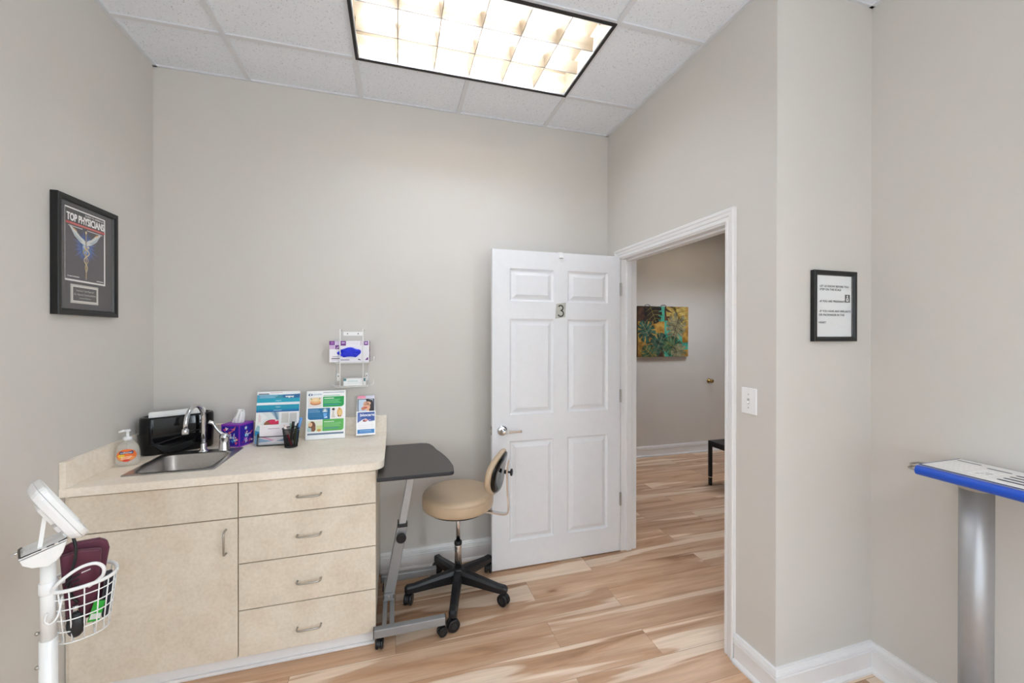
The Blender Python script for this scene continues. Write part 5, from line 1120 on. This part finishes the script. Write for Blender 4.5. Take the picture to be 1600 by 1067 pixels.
m = MB(); m.tube(smooth_path([L(0.024, 0.885, -0.005), L(0.020, 0.862, -0.020), L(0.014, 0.845, -0.026), L(0.004, 0.838, -0.026), L(-0.003, 0.848, -0.024), L(0.0, 0.864, -0.022)], 6), 0.0024, WHITEM, 8); m.build('hose_hook', vs_)
# things in the basket
MAR = M('maroon_nylon', '#5a1a33', rough=0.55, var=0.10, scale=25, bump=0.1, sheen=0.2)
cu = thing('blood_pressure_cuff', 'folded maroon blood pressure cuff standing in the wire basket', 'cuff', SP(CE, 0.79, CG))
def Q(e, z, g=0.0): return SP(e, z, g) - Vector(cu.location)
def leafsh(pts, g0, g1, mat, name, bv=0.004):
    m = MB(); n = len(pts); m.loops([[Q(e, z, g1) for e, z in pts], [Q(e, z, g0) for e, z in pts]], mat, False); return m.build(name, cu, bevel=bv, seg=3)
leafsh([(0.030, 0.795), (0.090, 0.795), (0.100, 0.90), (0.108, 0.955), (0.104, 0.975), (0.090, 0.986), (0.040, 0.992), (0.022, 0.985), (0.026, 0.90)], 0.036, 0.052, MAR, 'back_fold', 0.006)
leafsh([(0.034, 0.80), (0.080, 0.80), (0.088, 0.90), (0.092, 0.965), (0.055, 0.976), (0.020, 0.972), (0.024, 0.90)], 0.016, 0.033, MAR, 'front_fold', 0.005)
m = MB(); m.T = Matrix.Identity(4)
for (e, z, w_) in ((0.050, 0.930, 0.022), (0.056, 0.918, 0.016)): m.loops([[Q(a, b, 0.0155) for a, b in ((e, z), (e + w_, z + 0.003), (e + w_, z + 0.006), (e, z + 0.003))], [Q(a, b, 0.0151) for a, b in ((e, z), (e + w_, z + 0.003), (e + w_, z + 0.006), (e, z + 0.003))]], P('#d8cfd2'), False)
m.build('printed_marks', cu)
m = MB(); m.tube(smooth_path([Q(0.042, 1.020, 0.0), Q(0.046, 0.995, -0.004), Q(0.045, 0.965, -0.004), Q(0.038, 0.930, 0.0), Q(0.034, 0.905, 0.006), Q(0.040, 0.87, 0.012), Q(0.05, 0.85, 0.012)], 8), 0.0036, M('black_rubber', '#1b1c1f', rough=0.45), 10); tag(m.build('hose', cu), 'black rubber hose')
m = MB()
for k in range(3): m.tube(smooth_path([Q(0.028 + 0.004 * k, 0.905 - 0.012 * k, 0.004), Q(0.04, 0.918 - 0.012 * k, -0.002), Q(0.052, 0.922 - 0.012 * k, 0.004)], 5), 0.0022, M('black_rubber', '#1b1c1f'), 8)
m.build('coiled_cord', cu)
bu_ = thing('inflation_bulb', 'black inflation bulb lying low in the wire basket', 'bulb', SP(0.046, 0.806, -0.006))
m = MB(); m.sphere((0, 0, 0), (0.020, 0.014, 0.034), M('black_rubber', '#1b1c1f'), 20, 14); m.build('bulb', bu_); m = MB(); m.cyl((0, 0, 0.034), (0, 0, 0.052), 0.006, CHROME, 14); m.build('valve', bu_)
pk = thing('green_packet', 'small bright green packet tucked in the wire basket', 'packet', SP(0.078, 0.795, 0.004), R(25))
m = MB(); m.loops([[(x, y, z) for x, z in ((-0.014, 0), (0.010, -0.004), (0.022, 0.046), (0.0, 0.054))] for y in (0.003, -0.003)], M('packet_green', '#2fae3a', rough=0.35), False); m.build('wrapper', pk, bevel=0.001)
m = MB(); m.loops([[(x, y, z) for x, z in ((-0.010, 0.006), (0.011, 0.002), (0.014, 0.016), (-0.006, 0.021))] for y in (-0.0032, -0.0036)], P('#e6e9e4'), False); m.build('label', pk)
wl = thing('navy_pouch', 'narrow black navy pouch at the far side of the wire basket', 'pouch', SP(0.102, 0.79, 0.030))
m = MB(); m.loops([[Vector((0, 0, 0)) + E_ * x + G_ * y + Vector((0, 0, z)) for x, z in ((-0.012, 0.0), (0.0, 0.0), (0.014, 0.10), (0.012, 0.112), (-0.004, 0.112))] for y in (0.022, -0.022)], M('navy_nylon', '#15182a', rough=0.6, sheen=0.2), False); m.build('pouch_body', wl, bevel=0.003)
wc = thing('white_cord', 'looped white cord spilling over the front of the wire basket', 'cord', SP(0.06, 0.90, -0.02))
m = MB(); m.tube([p - Vector(wc.location) for p in smooth_path([SP(0.006, 0.906, -0.012), SP(0.014, 0.922, -0.022), SP(0.032, 0.940, -0.028), SP(0.055, 0.953, -0.032), SP(0.078, 0.953, -0.034), SP(0.092, 0.938, -0.034), SP(0.092, 0.918, -0.030), SP(0.082, 0.902, -0.018), SP(0.068, 0.890, -0.008)], 8)], 0.0042, WHITEP, 10); m.build('cord_loop', wc)

# ------------------------------------------------------------------ body scale with console on a column
sc_ = thing('body_scale', 'standing body composition scale with a blue-edged console on a silver column', 'scale', (1.93, 0.883, 0))
ox, oy = 1.93, 0.883
m = MB(); pr = [(x, y) for x, y in rrect(0.086, 0.076, 0.032, 8)]
def grooved(z): 
    o_ = []
    for x, y in pr:
        a = math.atan2(y, x); gdep = 0.0022 if any(abs(a - R(q)) < R(2.6) for q in (-62, -76, -110, 30)) else 0
        k = 1 - gdep / math.hypot(x, y); o_.append((x * k, y * k, z))
    return o_
m.loops([grooved(0.085), grooved(0.985)], ALU, True); m.build('column', sc_)
m = MB(); m.loops([[(x * 1.0, y * 1.0, 0.985) for x, y in pr], [(x * 1.25, y * 1.35, 0.996) for x, y in pr], [(x * 1.45, y * 1.7, 1.004) for x, y in pr], [(x * 1.45, y * 1.7, 1.0075) for x, y in pr]], M('grey_plastic', '#a9a6a1', rough=0.45), True); m.build('column_cap', sc_)
CY0, CY1 = 0.985 - oy, 0.42 - oy
BLUE = M('blue_plastic', '#0f4dbd', rough=0.28, var=0.03, coat=0.3)
m = MB(); # console section in x,z: bull-nosed blue front edge
nose = [(1.800 + 0.014 - 0.014 * math.cos(R(a)), 1.031 + 0.0165 * math.sin(R(a))) for a in range(-80, 91, 17)]
sec = [(x - ox, z) for x, z in nose + [(1.822, 1.0475), (1.822, 1.0150)]]
m.loops([[(x, CY0, z) for x, z in sec], [(x, CY1, z) for x, z in sec]], BLUE, False); m.build('front_edge', sc_)
m = MB(); sec = [(1.8225, 1.0145), (1.8225, 1.0490), (2.050, 1.0500), (2.056, 1.046), (2.056, 1.018), (2.04, 1.009), (1.84, 1.009)]
m.loops([[(x - ox, CY0 + 0.0, z) for x, z in sec], [(x - ox, CY1, z) for x, z in sec]], M('scale_grey', '#c7c5c2', rough=0.4), False); m.build('console_body', sc_)
m = MB(); m.box(1.8225 - ox, CY1, 1.0502, 2.050 - ox, CY0, 1.0512, M('panel_navy', '#27407c', rough=0.4)); m.build('panel_border', sc_)
pf = Print()   # keyboard overlay: local x runs toward -y, y toward +x
LW = CY0 - CY1; 
pf.rect(0.003, 0.0, LW, 0.220, '#e9e6e2', 1)
def slot(y0, y1, x, w=0.010, c='#2b2a45'): pf.poly([(a, b) for a, b in rrect(abs(y1 - y0), w, w * 0.45, 4, (y0 + y1) / 2, x)], c, 2)
Y0 = 0.985
def at_(Y): return Y0 - Y
slot(at_(0.975), at_(0.910), 0.188); slot(at_(0.887), at_(0.826), 0.165, 0.011)
for k in range(4): slot(at_(0.812), at_(0.66), 0.150 - 0.034 * k, 0.014)
for r in range(4):
    for c_ in range(6): pf.poly(rrect(0.009, 0.011, 0.003, 3, 0.020 + 0.013 * c_, 0.05 + 0.030 * r), '#f6f4f0', 2)
for r in range(4):
    for c_ in range(3): pf.poly(rrect(0.013, 0.014, 0.004, 3, 0.112 + 0.019 * c_, 0.045 + 0.026 * r), '#f5f4f2', 2)
for x_, y_ in ((0.124, 0.070), (0.134, 0.074), (0.126, 0.094), (0.136, 0.090), (0.118, 0.058)): pf.rect(x_, y_, x_ + 0.009, y_ + 0.004, '#3d3c46', 3)
o = pf.build('key_panel', sc_); o.matrix_local = frame((1.826 - ox, CY0 - 0.002, 1.0514), (0, -1, 0), (1, 0, 0))
m = MB()
for zz, dx in ((1.040, 0.0), (1.028, -0.01)):
    m.tube(smooth_path([(1.905 + dx - ox, CY0 - 0.002, zz), (1.900 + dx - ox, CY0 + 0.020, zz), (1.890 + dx - ox, CY0 + 0.034, zz), (1.86 + dx - ox, CY0 + 0.036, zz), (1.835 + dx - ox, CY0 + 0.030, zz), (1.830 + dx - ox, CY0 - 0.002, zz)], 5), 0.0035, SATIN, 8)
m.build('side_hook', sc_)
m = MB(); m.loops([[(x, y, z) for x, y in rrect(0.42, 0.40, 0.05, 6, -0.21, -0.02)] for z in (0.0, 0.055)] + [[(x, y, 0.065) for x, y in rrect(0.40, 0.38, 0.045, 6, -0.21, -0.02)]], M('scale_base', '#b4b4b3', rough=0.4), False); m.build('platform', sc_)
m = MB(); m.loops([[(x, y, z) for x, y in rrect(0.13, 0.16, 0.03, 6, -0.02, 0)] for z in (0.0652, 0.0845)], ALU, False); m.build('column_foot', sc_)

# ------------------------------------------------------------------ world and colour management
wd = bpy.data.worlds.new('world'); bpy.context.scene.world = wd; wd.use_nodes = True
wd.node_tree.nodes['Background'].inputs[0].default_value = (0, 0, 0, 1)
vs = bpy.context.scene.view_settings
vs.view_transform = 'Standard'; vs.look = 'None'; vs.gamma = 1.0; vs.use_curve_mapping = False; vs.exposure = 1.33
bpy.context.scene.cycles.max_bounces = 12; bpy.context.scene.cycles.diffuse_bounces = 8; bpy.context.scene.cycles.transparent_max_bounces = 12
